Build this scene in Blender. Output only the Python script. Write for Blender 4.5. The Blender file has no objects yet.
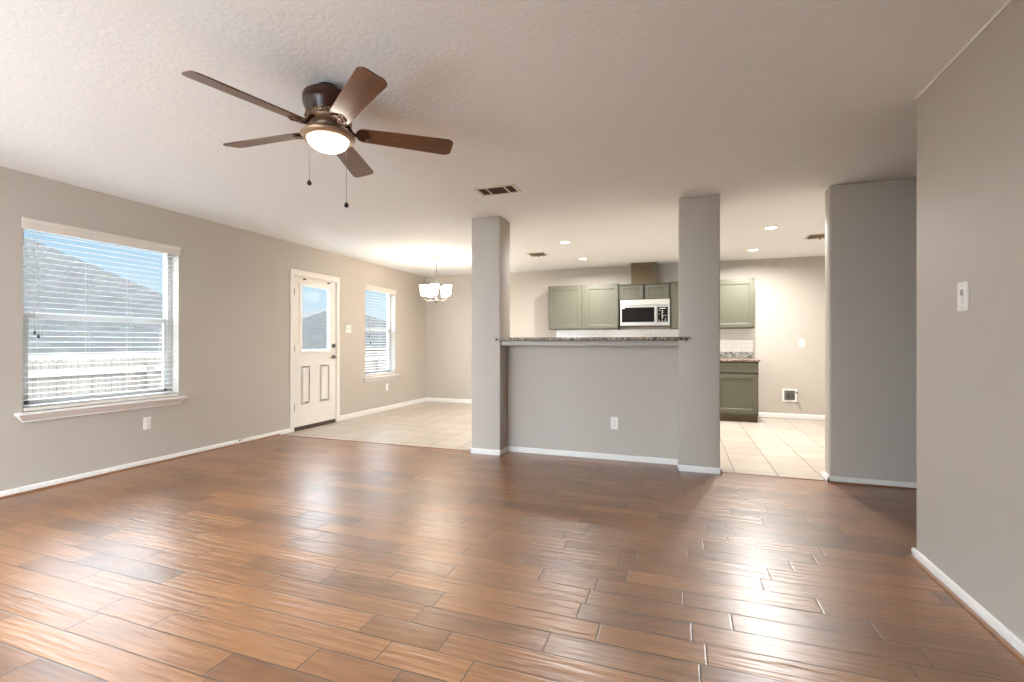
import bpy, bmesh, math, random
from mathutils import Vector, Matrix
R = math.radians
PI = math.pi
random.seed(7)
scene = bpy.context.scene
COL = scene.collection

# ------------------------------------------------------------------ camera, sky, exposure
FPX, YAW, V0 = 472.0, 0.3416, 343.3
CAMZ, H = 1.14, 2.44
cam_d = bpy.data.cameras.new('camera')
cam_d.sensor_width = 36.0
cam_d.lens = FPX / 1024 * 36.0
cam_d.shift_y = (V0 - 341.0) / 1024
cam_d.clip_start = 0.02
cam = bpy.data.objects.new('camera', cam_d)
COL.objects.link(cam)
cam.location = (0, 0, CAMZ)
cam.rotation_euler = (PI / 2, 0, YAW)
scene.camera = cam

vs = scene.view_settings
scene.display_settings.display_device = 'sRGB'
vs.view_transform = 'Standard'
vs.look = 'None'
vs.gamma = 1.0
vs.use_curve_mapping = False
vs.exposure = 0.70
scene.cycles.use_denoising = True
scene.cycles.max_bounces = 12
scene.cycles.diffuse_bounces = 6
scene.cycles.transparent_max_bounces = 16
scene.cycles.sample_clamp_indirect = 6.0
scene.cycles.caustics_reflective = False
scene.cycles.caustics_refractive = False

SKY_BLUE = 0.60       # clear sky seen over the fence
SKY_HIGH = 7.6        # brightness added above the view for window light and floor sheen
SKY_FILL = 7.5      # unseen glow added to the sky behind the viewer as fill
CAN_W = 17.5
CHAND_L = 24.0
FAN_L = 17.0

world = bpy.data.worlds.new('World')
scene.world = world
world.use_nodes = True
wn = world.node_tree
wn.nodes.clear()


def N(tree, typ, **kw):
    n = tree.nodes.new(typ)
    for k, v in kw.items():
        setattr(n, k, v)
    return n


w_out = N(wn, 'ShaderNodeOutputWorld')
w_bg = N(wn, 'ShaderNodeBackground')
w_tc = N(wn, 'ShaderNodeTexCoord')
w_sep = N(wn, 'ShaderNodeSeparateXYZ')
wn.links.new(w_tc.outputs['Generated'], w_sep.inputs[0])
w_ramp = N(wn, 'ShaderNodeValToRGB')
cr = w_ramp.color_ramp
cr.elements[0].position = 0.0
cr.elements[0].color = (0.78, 0.90, 1.0, 1)
cr.elements[1].position = 1.0
cr.elements[1].color = (0.16, 0.38, 0.82, 1)
e = cr.elements.new(0.10); e.color = (0.66, 0.86, 1.0, 1)
e = cr.elements.new(0.24); e.color = (0.32, 0.62, 0.98, 1)
wn.links.new(w_sep.outputs['Z'], w_ramp.inputs[0])
w_mr = N(wn, 'ShaderNodeMapRange', interpolation_type='SMOOTHSTEP')
w_mr.inputs['From Min'].default_value = 0.10
w_mr.inputs['From Max'].default_value = -0.45
w_mr.inputs['To Min'].default_value = 0.0
w_mr.inputs['To Max'].default_value = SKY_FILL
wn.links.new(w_sep.outputs['Y'], w_mr.inputs['Value'])
w_cl = N(wn, 'ShaderNodeVectorMath', operation='SCALE')
w_cl.inputs[0].default_value = (0.86, 0.95, 1.06)
wn.links.new(w_mr.outputs[0], w_cl.inputs['Scale'])
w_sc = N(wn, 'ShaderNodeVectorMath', operation='SCALE')
w_sc.inputs['Scale'].default_value = SKY_BLUE
wn.links.new(w_ramp.outputs[0], w_sc.inputs[0])
w_mh = N(wn, 'ShaderNodeMapRange', interpolation_type='SMOOTHSTEP')
w_mh.inputs['From Min'].default_value = 0.20
w_mh.inputs['From Max'].default_value = 0.36
w_mh.inputs['To Min'].default_value = 0.0
w_mh.inputs['To Max'].default_value = SKY_HIGH
wn.links.new(w_sep.outputs['Z'], w_mh.inputs['Value'])
w_ch = N(wn, 'ShaderNodeVectorMath', operation='SCALE')
w_ch.inputs[0].default_value = (0.88, 0.96, 1.05)
wn.links.new(w_mh.outputs[0], w_ch.inputs['Scale'])
w_ad0 = N(wn, 'ShaderNodeVectorMath', operation='ADD')
wn.links.new(w_sc.outputs[0], w_ad0.inputs[0])
wn.links.new(w_ch.outputs[0], w_ad0.inputs[1])
w_add = N(wn, 'ShaderNodeVectorMath', operation='ADD')
wn.links.new(w_ad0.outputs[0], w_add.inputs[0])
wn.links.new(w_cl.outputs[0], w_add.inputs[1])
wn.links.new(w_add.outputs[0], w_bg.inputs['Color'])
wn.links.new(w_bg.outputs[0], w_out.inputs['Surface'])


def portal(name, loc, rot, sx, sy):
    d = bpy.data.lights.new(name, 'AREA')
    d.shape = 'RECTANGLE'; d.size = sx; d.size_y = sy
    d.cycles.is_portal = True
    o = bpy.data.objects.new(name, d); COL.objects.link(o)
    o.location = loc; o.rotation_euler = rot
    return o


XL, XR, YB, YREAR = -4.70, 1.178, 8.16, -1.0
YTILE = 4.555
WIN1 = (2.13, 3.315, 0.615, 2.085)      # y0 y1 z0 z1 in the left wall
WIN2 = (6.27, 7.115, 0.60, 2.06)
DOOR = (4.79, 5.605, 0.0, 2.025)
WIN4 = (-0.72, 0.95, 0.80, 2.085)         # y0 y1 z0 z1, left wall beside the viewer, unseen, added for daylight
WIN3 = (-4.4, -1.3, 0.06, 2.12)         # x0 x1 z0 z1 in the rear wall, unseen, added for daylight
portal('portal_window', (XL - 0.17, (WIN1[0] + WIN1[1]) / 2, (WIN1[2] + WIN1[3]) / 2), (0, -PI / 2, 0), WIN1[3] - WIN1[2], WIN1[1] - WIN1[0])
portal('portal_window', (XL - 0.17, (WIN2[0] + WIN2[1]) / 2, (WIN2[2] + WIN2[3]) / 2), (0, -PI / 2, 0), WIN2[3] - WIN2[2], WIN2[1] - WIN2[0])
portal('portal_door', (XL - 0.17, 5.205, 1.47), (0, -PI / 2, 0), 0.87, 0.52)
portal('portal_side', (XL - 0.17, (WIN4[0] + WIN4[1]) / 2, (WIN4[2] + WIN4[3]) / 2), (0, -PI / 2, 0), WIN4[3] - WIN4[2], WIN4[1] - WIN4[0])
portal('portal_rear', ((WIN3[0] + WIN3[1]) / 2, YREAR - 0.17, (WIN3[2] + WIN3[3]) / 2), (PI / 2, 0, PI), WIN3[1] - WIN3[0], WIN3[3] - WIN3[2])


# ------------------------------------------------------------------ materials
def new_mat(name):
    m = bpy.data.materials.new(name)
    m.use_nodes = True
    t = m.node_tree
    b = t.nodes['Principled BSDF']
    return m, t, b


def L(t, a, b):
    t.links.new(a, b)


def math_node(t, op, a, b=None, c=None):
    n = N(t, 'ShaderNodeMath', operation=op)
    for i, v in enumerate((a, b, c)):
        if v is None:
            continue
        if isinstance(v, (int, float)):
            n.inputs[i].default_value = v
        else:
            L(t, v, n.inputs[i])
    return n.outputs[0]


def add_bump(t, b, height, strength, dist):
    n = N(t, 'ShaderNodeBump')
    n.inputs['Strength'].default_value = strength
    n.inputs['Distance'].default_value = dist
    L(t, height, n.inputs['Height'])
    L(t, n.outputs[0], b.inputs['Normal'])
    return n


def coords(t):
    return N(t, 'ShaderNodeTexCoord').outputs['Object']


def noise(t, vec, scale, detail=2.0, rough=0.5):
    n = N(t, 'ShaderNodeTexNoise')
    n.inputs['Scale'].default_value = scale
    n.inputs['Detail'].default_value = detail
    n.inputs['Roughness'].default_value = rough
    if vec is not None:
        L(t, vec, n.inputs['Vector'])
    return n


def plain(name, col, rough=0.5, metal=0.0, bump=0.0, bscale=60.0, bdist=0.002, var=0.04, vscale=6.0, spec=0.5):
    """a painted / metal surface with slight procedural tone variation and optional orange peel"""
    m, t, b = new_mat(name)
    b.inputs['Roughness'].default_value = rough
    b.inputs['Metallic'].default_value = metal
    b.inputs['Specular IOR Level'].default_value = spec
    c = coords(t)
    nz = noise(t, c, vscale, 3)
    mr = N(t, 'ShaderNodeMapRange')
    mr.inputs['To Min'].default_value = 1 - var
    mr.inputs['To Max'].default_value = 1 + var
    L(t, nz.outputs['Fac'], mr.inputs['Value'])
    sc = N(t, 'ShaderNodeVectorMath', operation='SCALE')
    sc.inputs[0].default_value = col
    L(t, mr.outputs[0], sc.inputs['Scale'])
    L(t, sc.outputs[0], b.inputs['Base Color'])
    if bump:
        n2 = noise(t, c, bscale, 3, 0.6)
        add_bump(t, b, n2.outputs['Fac'], bump, bdist)
    return m


def emit(name, col, strength):
    m, t, b = new_mat(name)
    b.inputs['Base Color'].default_value = (*col, 1)
    b.inputs['Emission Color'].default_value = (*col, 1)
    b.inputs['Emission Strength'].default_value = strength
    b.inputs['Roughness'].default_value = 0.3
    return m


def glass_pane(name, tint=(0.97, 0.985, 0.98)):
    m = bpy.data.materials.new(name)
    m.use_nodes = True
    t = m.node_tree
    t.nodes.clear()
    out = N(t, 'ShaderNodeOutputMaterial')
    mix = N(t, 'ShaderNodeMixShader')
    tr = N(t, 'ShaderNodeBsdfTransparent')
    tr.inputs[0].default_value = (*tint, 1)
    gl = N(t, 'ShaderNodeBsdfGlossy')
    gl.inputs['Roughness'].default_value = 0.02
    lw = N(t, 'ShaderNodeLayerWeight')
    fac = math_node(t, 'MULTIPLY_ADD', math_node(t, 'POWER', lw.outputs['Facing'], 5.0), 0.3, 0.001)
    L(t, fac, mix.inputs[0])
    L(t, tr.outputs[0], mix.inputs[1])
    L(t, gl.outputs[0], mix.inputs[2])
    L(t, mix.outputs[0], out.inputs[0])
    return m


def wood_floor():
    m, t, b = new_mat('hand_scraped_planks')
    W = 0.127
    c = coords(t)
    sep = N(t, 'ShaderNodeSeparateXYZ')
    L(t, c, sep.inputs[0])
    x, y = sep.outputs['X'], sep.outputs['Y']
    yr = math_node(t, 'DIVIDE', math_node(t, 'ADD', y, 20.04), W)
    row = math_node(t, 'FLOOR', yr)
    fy = math_node(t, 'FRACT', yr)
    wnr = N(t, 'ShaderNodeTexWhiteNoise', noise_dimensions='1D')
    L(t, row, wnr.inputs['W'])
    wnr2 = N(t, 'ShaderNodeTexWhiteNoise', noise_dimensions='1D')
    L(t, math_node(t, 'ADD', row, 331.7), wnr2.inputs['W'])
    ln = math_node(t, 'MULTIPLY_ADD', wnr2.outputs['Value'], 0.55, 0.95)
    xs = math_node(t, 'ADD', math_node(t, 'DIVIDE', math_node(t, 'ADD', x, 40.0), ln), math_node(t, 'MULTIPLY', wnr.outputs['Value'], 17.3))
    colu = math_node(t, 'FLOOR', xs)
    fx = math_node(t, 'FRACT', xs)
    comb = N(t, 'ShaderNodeCombineXYZ')
    L(t, colu, comb.inputs[0]); L(t, row, comb.inputs[1])
    h1 = N(t, 'ShaderNodeTexWhiteNoise', noise_dimensions='3D')
    L(t, comb.outputs[0], h1.inputs['Vector'])
    # a plank is cut once more at a random place when its hash is high
    cut = math_node(t, 'MULTIPLY_ADD', h1.outputs['Value'], 0.5, 0.28)
    side = math_node(t, 'GREATER_THAN', fx, cut)
    comb2 = N(t, 'ShaderNodeCombineXYZ')
    L(t, colu, comb2.inputs[0]); L(t, row, comb2.inputs[1]); L(t, side, comb2.inputs[2])
    hid = N(t, 'ShaderNodeTexWhiteNoise', noise_dimensions='3D')
    L(t, comb2.outputs[0], hid.inputs['Vector'])
    rid = hid.outputs['Value']
    # distances to the joints in metres
    dy = math_node(t, 'MULTIPLY', math_node(t, 'MINIMUM', fy, math_node(t, 'SUBTRACT', 1.0, fy)), W)
    dx0 = math_node(t, 'MINIMUM', fx, math_node(t, 'SUBTRACT', 1.0, fx))
    dxc = math_node(t, 'ABSOLUTE', math_node(t, 'SUBTRACT', fx, cut))
    dx = math_node(t, 'MULTIPLY', math_node(t, 'MINIMUM', dx0, dxc), ln)
    dmin = math_node(t, 'MINIMUM', dx, dy)
    gap = N(t, 'ShaderNodeMapRange')
    gap.inputs['From Min'].default_value = 0.0013
    gap.inputs['From Max'].default_value = 0.0036
    L(t, dmin, gap.inputs['Value'])
    bev = N(t, 'ShaderNodeMapRange', interpolation_type='SMOOTHSTEP')
    bev.inputs['From Min'].default_value = 0.0
    bev.inputs['From Max'].default_value = 0.007
    L(t, dmin, bev.inputs['Value'])
    # grain, stretched along the plank, shifted per plank
    sh = N(t, 'ShaderNodeVectorMath', operation='SCALE')
    L(t, hid.outputs['Color'], sh.inputs[0]); sh.inputs['Scale'].default_value = 37.0
    ad = N(t, 'ShaderNodeVectorMath', operation='ADD')
    L(t, c, ad.inputs[0]); L(t, sh.outputs[0], ad.inputs[1])
    mp = N(t, 'ShaderNodeMapping')
    mp.inputs['Scale'].default_value = (1.6, 14.0, 1.0)
    L(t, ad.outputs[0], mp.inputs['Vector'])
    g1 = noise(t, mp.outputs[0], 2.2, 6, 0.62)
    g1.inputs['Distortion'].default_value = 0.9
    mp2 = N(t, 'ShaderNodeMapping')
    mp2.inputs['Scale'].default_value = (2.0, 4.0, 1.0)
    L(t, ad.outputs[0], mp2.inputs['Vector'])
    g2 = noise(t, mp2.outputs[0], 1.6, 3, 0.55)      # broad cloudy stain
    tone = math_node(t, 'ADD', math_node(t, 'MULTIPLY_ADD', rid, 0.30, -0.10), math_node(t, 'ADD', math_node(t, 'MULTIPLY', g1.outputs['Fac'], 0.62), math_node(t, 'MULTIPLY', g2.outputs['Fac'], 0.40)))
    ramp = N(t, 'ShaderNodeValToRGB')
    r = ramp.color_ramp
    r.elements[0].position = 0.26; r.elements[0].color = (0.064, 0.022, 0.005, 1)
    r.elements[1].position = 0.90; r.elements[1].color = (0.370, 0.165, 0.053, 1)
    q = r.elements.new(0.46); q.color = (0.178, 0.067, 0.016, 1)
    q = r.elements.new(0.66); q.color = (0.268, 0.108, 0.030, 1)
    L(t, tone, ramp.inputs[0])
    mx = N(t, 'ShaderNodeMix', data_type='RGBA')
    mx.inputs['A'].default_value = (0.022, 0.010, 0.005, 1)
    L(t, gap.outputs[0], mx.inputs['Factor'])
    L(t, ramp.outputs[0], mx.inputs['B'])
    L(t, mx.outputs['Result'], b.inputs['Base Color'])
    # hand scraping: shallow ripples slightly askew to the plank, strength per plank
    mp3 = N(t, 'ShaderNodeMapping')
    mp3.inputs['Rotation'].default_value = (0, 0, R(7))
    mp3.inputs['Scale'].default_value = (3.2, 42.0, 1.0)
    L(t, ad.outputs[0], mp3.inputs['Vector'])
    rip = noise(t, mp3.outputs[0], 1.0, 2, 0.45)
    ramt = math_node(t, 'MULTIPLY_ADD', math_node(t, 'POWER', hid.outputs['Value'], 1.6), 1.15, 0.25)
    hgt = math_node(t, 'ADD', math_node(t, 'MULTIPLY', rip.outputs['Fac'], ramt), math_node(t, 'MULTIPLY', g2.outputs['Fac'], 0.6))
    hgt = math_node(t, 'ADD', hgt, math_node(t, 'MULTIPLY', bev.outputs[0], 0.17))
    hgt = math_node(t, 'ADD', hgt, math_node(t, 'MULTIPLY', g1.outputs['Fac'], 0.12))
    add_bump(t, b, hgt, 0.6, 0.0055)
    b.inputs['Roughness'].default_value = 0.42
    b.inputs['Specular IOR Level'].default_value = 0.5
    b.inputs['Coat Weight'].default_value = 0.8
    b.inputs['Coat Roughness'].default_value = 0.30
    b.inputs['Coat IOR'].default_value = 1.6
    nb = t.nodes['Bump'] if 'Bump' in t.nodes else None
    if nb:
        L(t, nb.outputs[0], b.inputs['Coat Normal'])
    return m


def tile_floor():
    m, t, b = new_mat('ceramic_floor_tiles')
    T = 0.343
    c = coords(t)
    sep = N(t, 'ShaderNodeSeparateXYZ')
    L(t, c, sep.inputs[0])
    u = math_node(t, 'DIVIDE', math_node(t, 'ADD', sep.outputs['X'], 34.3 * 1 - 0.802 + 0.0), T)
    v = math_node(t, 'DIVIDE', math_node(t, 'ADD', sep.outputs['Y'], 20.0), T)
    fu, fv = math_node(t, 'FRACT', u), math_node(t, 'FRACT', v)
    du = math_node(t, 'MULTIPLY', math_node(t, 'MINIMUM', fu, math_node(t, 'SUBTRACT', 1.0, fu)), T)
    dv = math_node(t, 'MULTIPLY', math_node(t, 'MINIMUM', fv, math_node(t, 'SUBTRACT', 1.0, fv)), T)
    d = math_node(t, 'MINIMUM', du, dv)
    gr = N(t, 'ShaderNodeMapRange')
    gr.inputs['From Min'].default_value = 0.0025
    gr.inputs['From Max'].default_value = 0.0045
    L(t, d, gr.inputs['Value'])
    comb = N(t, 'ShaderNodeCombineXYZ')
    L(t, math_node(t, 'FLOOR', u), comb.inputs[0]); L(t, math_node(t, 'FLOOR', v), comb.inputs[1])
    wnz = N(t, 'ShaderNodeTexWhiteNoise', noise_dimensions='3D')
    L(t, comb.outputs[0], wnz.inputs['Vector'])
    nz = noise(t, c, 5.0, 5, 0.65)
    tone = math_node(t, 'ADD', math_node(t, 'MULTIPLY', wnz.outputs['Value'], 0.35), math_node(t, 'MULTIPLY', nz.outputs['Fac'], 0.75))
    ramp = N(t, 'ShaderNodeValToRGB')
    ramp.color_ramp.elements[0].position = 0.2; ramp.color_ramp.elements[0].color = (0.42, 0.36, 0.30, 1)
    ramp.color_ramp.elements[1].position = 0.85; ramp.color_ramp.elements[1].color = (0.54, 0.475, 0.405, 1)
    L(t, tone, ramp.inputs[0])
    mx = N(t, 'ShaderNodeMix', data_type='RGBA')
    mx.inputs['A'].default_value = (0.13, 0.105, 0.082, 1)
    L(t, gr.outputs[0], mx.inputs['Factor']); L(t, ramp.outputs[0], mx.inputs['B'])
    L(t, mx.outputs['Result'], b.inputs['Base Color'])
    b.inputs['Roughness'].default_value = 0.32
    add_bump(t, b, gr.outputs[0], 0.5, 0.002)
    return m


def granite(name='speckled_granite', k=1.0, pale=False):
    m, t, b = new_mat(name)
    c = coords(t)
    v = N(t, 'ShaderNodeTexVoronoi'); v.inputs['Scale'].default_value = 70
    L(t, c, v.inputs['Vector'])
    nz = noise(t, c, 26, 4, 0.7)
    sep = N(t, 'ShaderNodeSeparateColor')
    L(t, v.outputs['Color'], sep.inputs[0])
    tone = math_node(t, 'ADD', math_node(t, 'MULTIPLY', sep.outputs[0], 0.55), math_node(t, 'MULTIPLY', nz.outputs['Fac'], 0.5))
    ramp = N(t, 'ShaderNodeValToRGB')
    r = ramp.color_ramp
    r.interpolation = 'CONSTANT'
    r.elements[0].position = 0.0; r.elements[0].color = (0.045 * k, 0.030 * k, 0.024 * k, 1)
    r.elements[1].position = 0.36; r.elements[1].color = (0.19 * k, 0.135 * k, 0.10 * k, 1)
    for p, q in ((0.5, (0.30, 0.235, 0.17)), (0.62, (0.14, 0.105, 0.08)), (0.72, (0.40, 0.33, 0.25))):
        z = r.elements.new(p); z.color = (q[0] * k, q[1] * k, q[2] * k, 1)
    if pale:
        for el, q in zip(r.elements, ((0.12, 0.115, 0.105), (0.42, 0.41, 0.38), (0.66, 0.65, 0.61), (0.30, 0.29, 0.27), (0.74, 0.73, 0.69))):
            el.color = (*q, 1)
    L(t, tone, ramp.inputs[0])
    L(t, ramp.outputs[0], b.inputs['Base Color'])
    b.inputs['Roughness'].default_value = 0.36
    b.inputs['Specular IOR Level'].default_value = 0.3
    return m


def shingles():
    m, t, b = new_mat('asphalt_shingles')
    c = coords(t)
    br = N(t, 'ShaderNodeTexBrick')
    br.inputs['Scale'].default_value = 1.0
    br.inputs['Brick Width'].default_value = 0.32
    br.inputs['Row Height'].default_value = 0.145
    br.inputs['Mortar Size'].default_value = 0.012
    br.inputs['Color1'].default_value = (0.034, 0.033, 0.031, 1)
    br.inputs['Color2'].default_value = (0.050, 0.048, 0.045, 1)
    br.inputs['Mortar'].default_value = (0.028, 0.027, 0.026, 1)
    sp = N(t, 'ShaderNodeSeparateXYZ'); L(t, c, sp.inputs[0])
    cb = N(t, 'ShaderNodeCombineXYZ')
    L(t, math_node(t, 'ADD', sp.outputs['Y'], math_node(t, 'MULTIPLY', sp.outputs['X'], 0.35)), cb.inputs[0])
    L(t, math_node(t, 'MULTIPLY', sp.outputs['Z'], 2.0), cb.inputs[1])
    L(t, cb.outputs[0], br.inputs['Vector'])
    nz = noise(t, c, 3.0, 4, 0.6)
    mx = N(t, 'ShaderNodeMix', data_type='RGBA', blend_type='MULTIPLY')
    mx.inputs['Factor'].default_value = 0.4
    L(t, br.outputs['Color'], mx.inputs['A']); L(t, nz.outputs['Color'], mx.inputs['B'])
    L(t, mx.outputs['Result'], b.inputs['Base Color'])
    b.inputs['Roughness'].default_value = 0.95
    b.inputs['Specular IOR Level'].default_value = 0.15
    return m


def fence_wood():
    m, t, b = new_mat('weathered_cedar')
    c = coords(t)
    sp = N(t, 'ShaderNodeSeparateXYZ'); L(t, c, sp.inputs[0])
    wnz = N(t, 'ShaderNodeTexWhiteNoise', noise_dimensions='1D')
    L(t, math_node(t, 'FLOOR', math_node(t, 'DIVIDE', sp.outputs['Y'], 0.098)), wnz.inputs['W'])
    mp = N(t, 'ShaderNodeMapping'); mp.inputs['Scale'].default_value = (1, 14, 1.2)
    L(t, c, mp.inputs['Vector'])
    nz = noise(t, mp.outputs[0], 3, 5, 0.6)
    ramp = N(t, 'ShaderNodeValToRGB')
    ramp.color_ramp.elements[0].position = 0.15; ramp.color_ramp.elements[0].color = (0.074, 0.062, 0.050, 1)
    ramp.color_ramp.elements[1].position = 0.95; ramp.color_ramp.elements[1].color = (0.128, 0.111, 0.092, 1)
    L(t, math_node(t, 'ADD', math_node(t, 'MULTIPLY', wnz.outputs['Value'], 0.5), math_node(t, 'MULTIPLY', nz.outputs['Fac'], 0.6)), ramp.inputs[0])
    L(t, ramp.outputs[0], b.inputs['Base Color'])
    b.inputs['Roughness'].default_value = 0.85
    return m


def blade_wood():
    m, t, b = new_mat('walnut_blade')
    c = coords(t)
    mp = N(t, 'ShaderNodeMapping'); mp.inputs['Scale'].default_value = (2.5, 30, 8)
    L(t, c, mp.inputs['Vector'])
    nz = noise(t, mp.outputs[0], 1.6, 5, 0.6)
    ramp = N(t, 'ShaderNodeValToRGB')
    ramp.color_ramp.elements[0].position = 0.3; ramp.color_ramp.elements[0].color = (0.072, 0.024, 0.008, 1)
    ramp.color_ramp.elements[1].position = 0.75; ramp.color_ramp.elements[1].color = (0.145, 0.055, 0.019, 1)
    L(t, nz.outputs['Fac'], ramp.inputs[0]); L(t, ramp.outputs[0], b.inputs['Base Color'])
    b.inputs['Roughness'].default_value = 0.30
    b.inputs['Specular IOR Level'].default_value = 0.6
    b.inputs['Coat Weight'].default_value = 0.25
    b.inputs['Coat Roughness'].default_value = 0.22
    return m


WALLC = (0.490, 0.446, 0.394)
M = {}
M['wall'] = plain('greige_wall_paint', WALLC, 0.62, bump=0.22, bscale=95, bdist=0.0022, var=0.02, spec=0.35)
M['ceiling'] = plain('textured_ceiling_paint', (0.83, 0.845, 0.85), 0.8, bump=0.46, bscale=42, bdist=0.006, var=0.015, spec=0.2)
M['trim'] = plain('white_trim_paint', (0.80, 0.78, 0.75), 0.35, var=0.01)
M['wood'] = wood_floor()
M['shoe'] = plain('stained_shoe_moulding', (0.23, 0.105, 0.048), 0.4, var=0.2, vscale=20)
M['tile'] = tile_floor()
M['granite'] = granite()
M['granite_pale'] = granite('pale_granite', 1.0, True)  # same speckle in a paler grey palette
M['door'] = plain('door_paint', (0.79, 0.75, 0.70), 0.38, var=0.01)
M['vinyl'] = plain('white_vinyl', (0.50, 0.49, 0.47), 0.35, var=0.01)
M['slat'] = plain('blind_slat', (0.60, 0.60, 0.59), 0.4, var=0.01)
M['valance'] = plain('blind_valance', (0.72, 0.66, 0.60), 0.4, var=0.02)
M['cord'] = plain('blind_cord', (0.42, 0.41, 0.39), 0.7)
M['tassel'] = plain('dark_tassel', (0.02, 0.018, 0.016), 0.4)
M['glass'] = glass_pane('window_glass')
M['nickel'] = plain('brushed_nickel', (0.55, 0.53, 0.50), 0.28, 1.0, var=0.05)
M['satin'] = plain('satin_nickel', (0.13, 0.122, 0.113), 0.5, 0.4, var=0.05)
M['bronze'] = plain('dark_bronze', (0.034, 0.008, 0.005), 0.30, 0.0, var=0.15, vscale=12)
M['antique'] = plain('antique_bronze', (0.34, 0.23, 0.15), 0.36, 0.6, var=0.25, vscale=30)
M['blade'] = blade_wood()
M['bladeiron'] = plain('blade_iron_metal', (0.11, 0.052, 0.035), 0.35, 0.6, var=0.15, vscale=30)
M['chain'] = plain('chain_metal', (0.10, 0.088, 0.075), 0.5, 0.5)
M['knob'] = plain('dark_knob', (0.012, 0.008, 0.006), 0.6, spec=0.2)
M['fanglass'] = emit('lit_frosted_bowl', (1.0, 0.90, 0.76), FAN_L)
M['shade'] = emit('lit_frosted_shade', (1.0, 0.90, 0.77), CHAND_L)
M['can'] = emit('lit_downlight_lens', (1.0, 0.95, 0.86), 6.0)
M['plate'] = plain('switch_plate_plastic', (0.82, 0.80, 0.77), 0.3, var=0.005)
M['slot'] = plain('socket_slot', (0.09, 0.08, 0.07), 0.5)
M['toggle_grey'] = plain('switch_recess_grey', (0.36, 0.345, 0.33), 0.4)
M['cab'] = plain('sage_cabinet_paint', (0.094, 0.090, 0.062), 0.40, var=0.03, vscale=3)
M['duct'] = plain('olive_duct_wood', (0.098, 0.068, 0.027), 0.5, var=0.08, vscale=8)
M['steel'] = plain('stainless_steel', (0.40, 0.39, 0.37), 0.34, 0.7, var=0.03, vscale=40)
M['steel_light'] = plain('pale_vent_steel', (0.46, 0.44, 0.40), 0.4, 0.3, var=0.02)
M['black_glass'] = plain('black_oven_glass', (0.010, 0.008, 0.008), 0.4, var=0.0, spec=0.04)
M['key'] = plain('keypad_print', (0.55, 0.55, 0.53), 0.5)
M['dark'] = plain('dark_gap', (0.02, 0.016, 0.012), 0.8)
M['threshold'] = plain('bronze_threshold', (0.075, 0.052, 0.038), 0.4, 0.3)
M['splash'] = None
M['vent_metal'] = plain('vent_white_metal', (0.66, 0.62, 0.56), 0.45)
M['vent_dark'] = plain('louver_duct_shade', (0.085, 0.045, 0.030), 0.8)  # shade put into the colour of dark louvers and duct opening
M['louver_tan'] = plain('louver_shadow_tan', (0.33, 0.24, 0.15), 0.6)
M['valvebox'] = plain('valve_box_inside', (0.14, 0.135, 0.125), 0.6, var=0.3, vscale=60)
M['brass'] = plain('brass_valve', (0.22, 0.19, 0.14), 0.4, 0.7)
M['wire'] = plain('grey_wire', (0.35, 0.34, 0.32), 0.6)
M['shingle'] = shingles()
M['fence'] = fence_wood()
M['fascia'] = plain('fascia_paint', (0.22, 0.20, 0.175), 0.7)
M['siding'] = plain('house_brick', (0.12, 0.09, 0.07), 0.85, var=0.2, vscale=14)
M['dirt'] = plain('winter_lawn', (0.11, 0.10, 0.06), 0.95, var=0.35, vscale=5, bump=0.5, bscale=25, bdist=0.03)
M['bark'] = plain('shrub_bark', (0.12, 0.09, 0.065), 0.9, var=0.2, vscale=30)
M['exterior'] = plain('exterior_wall', (0.42, 0.36, 0.30), 0.85, var=0.1)


def splash_mat():
    m, t, b = new_mat('white_backsplash_tiles')
    c = coords(t)
    sp = N(t, 'ShaderNodeSeparateXYZ'); L(t, c, sp.inputs[0])
    cb = N(t, 'ShaderNodeCombineXYZ')
    L(t, sp.outputs['X'], cb.inputs[0]); L(t, sp.outputs['Z'], cb.inputs[1])
    br = N(t, 'ShaderNodeTexBrick')
    br.inputs['Scale'].default_value = 1.0
    br.inputs['Brick Width'].default_value = 0.152
    br.inputs['Row Height'].default_value = 0.076
    br.inputs['Mortar Size'].default_value = 0.002
    br.inputs['Color1'].default_value = (0.88, 0.87, 0.84, 1)
    br.inputs['Color2'].default_value = (0.86, 0.85, 0.82, 1)
    br.inputs['Mortar'].default_value = (0.62, 0.61, 0.57, 1)
    L(t, cb.outputs[0], br.inputs['Vector'])
    L(t, br.outputs['Color'], b.inputs['Base Color'])
    b.inputs['Roughness'].default_value = 0.2
    return m


M['splash'] = splash_mat()


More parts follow.
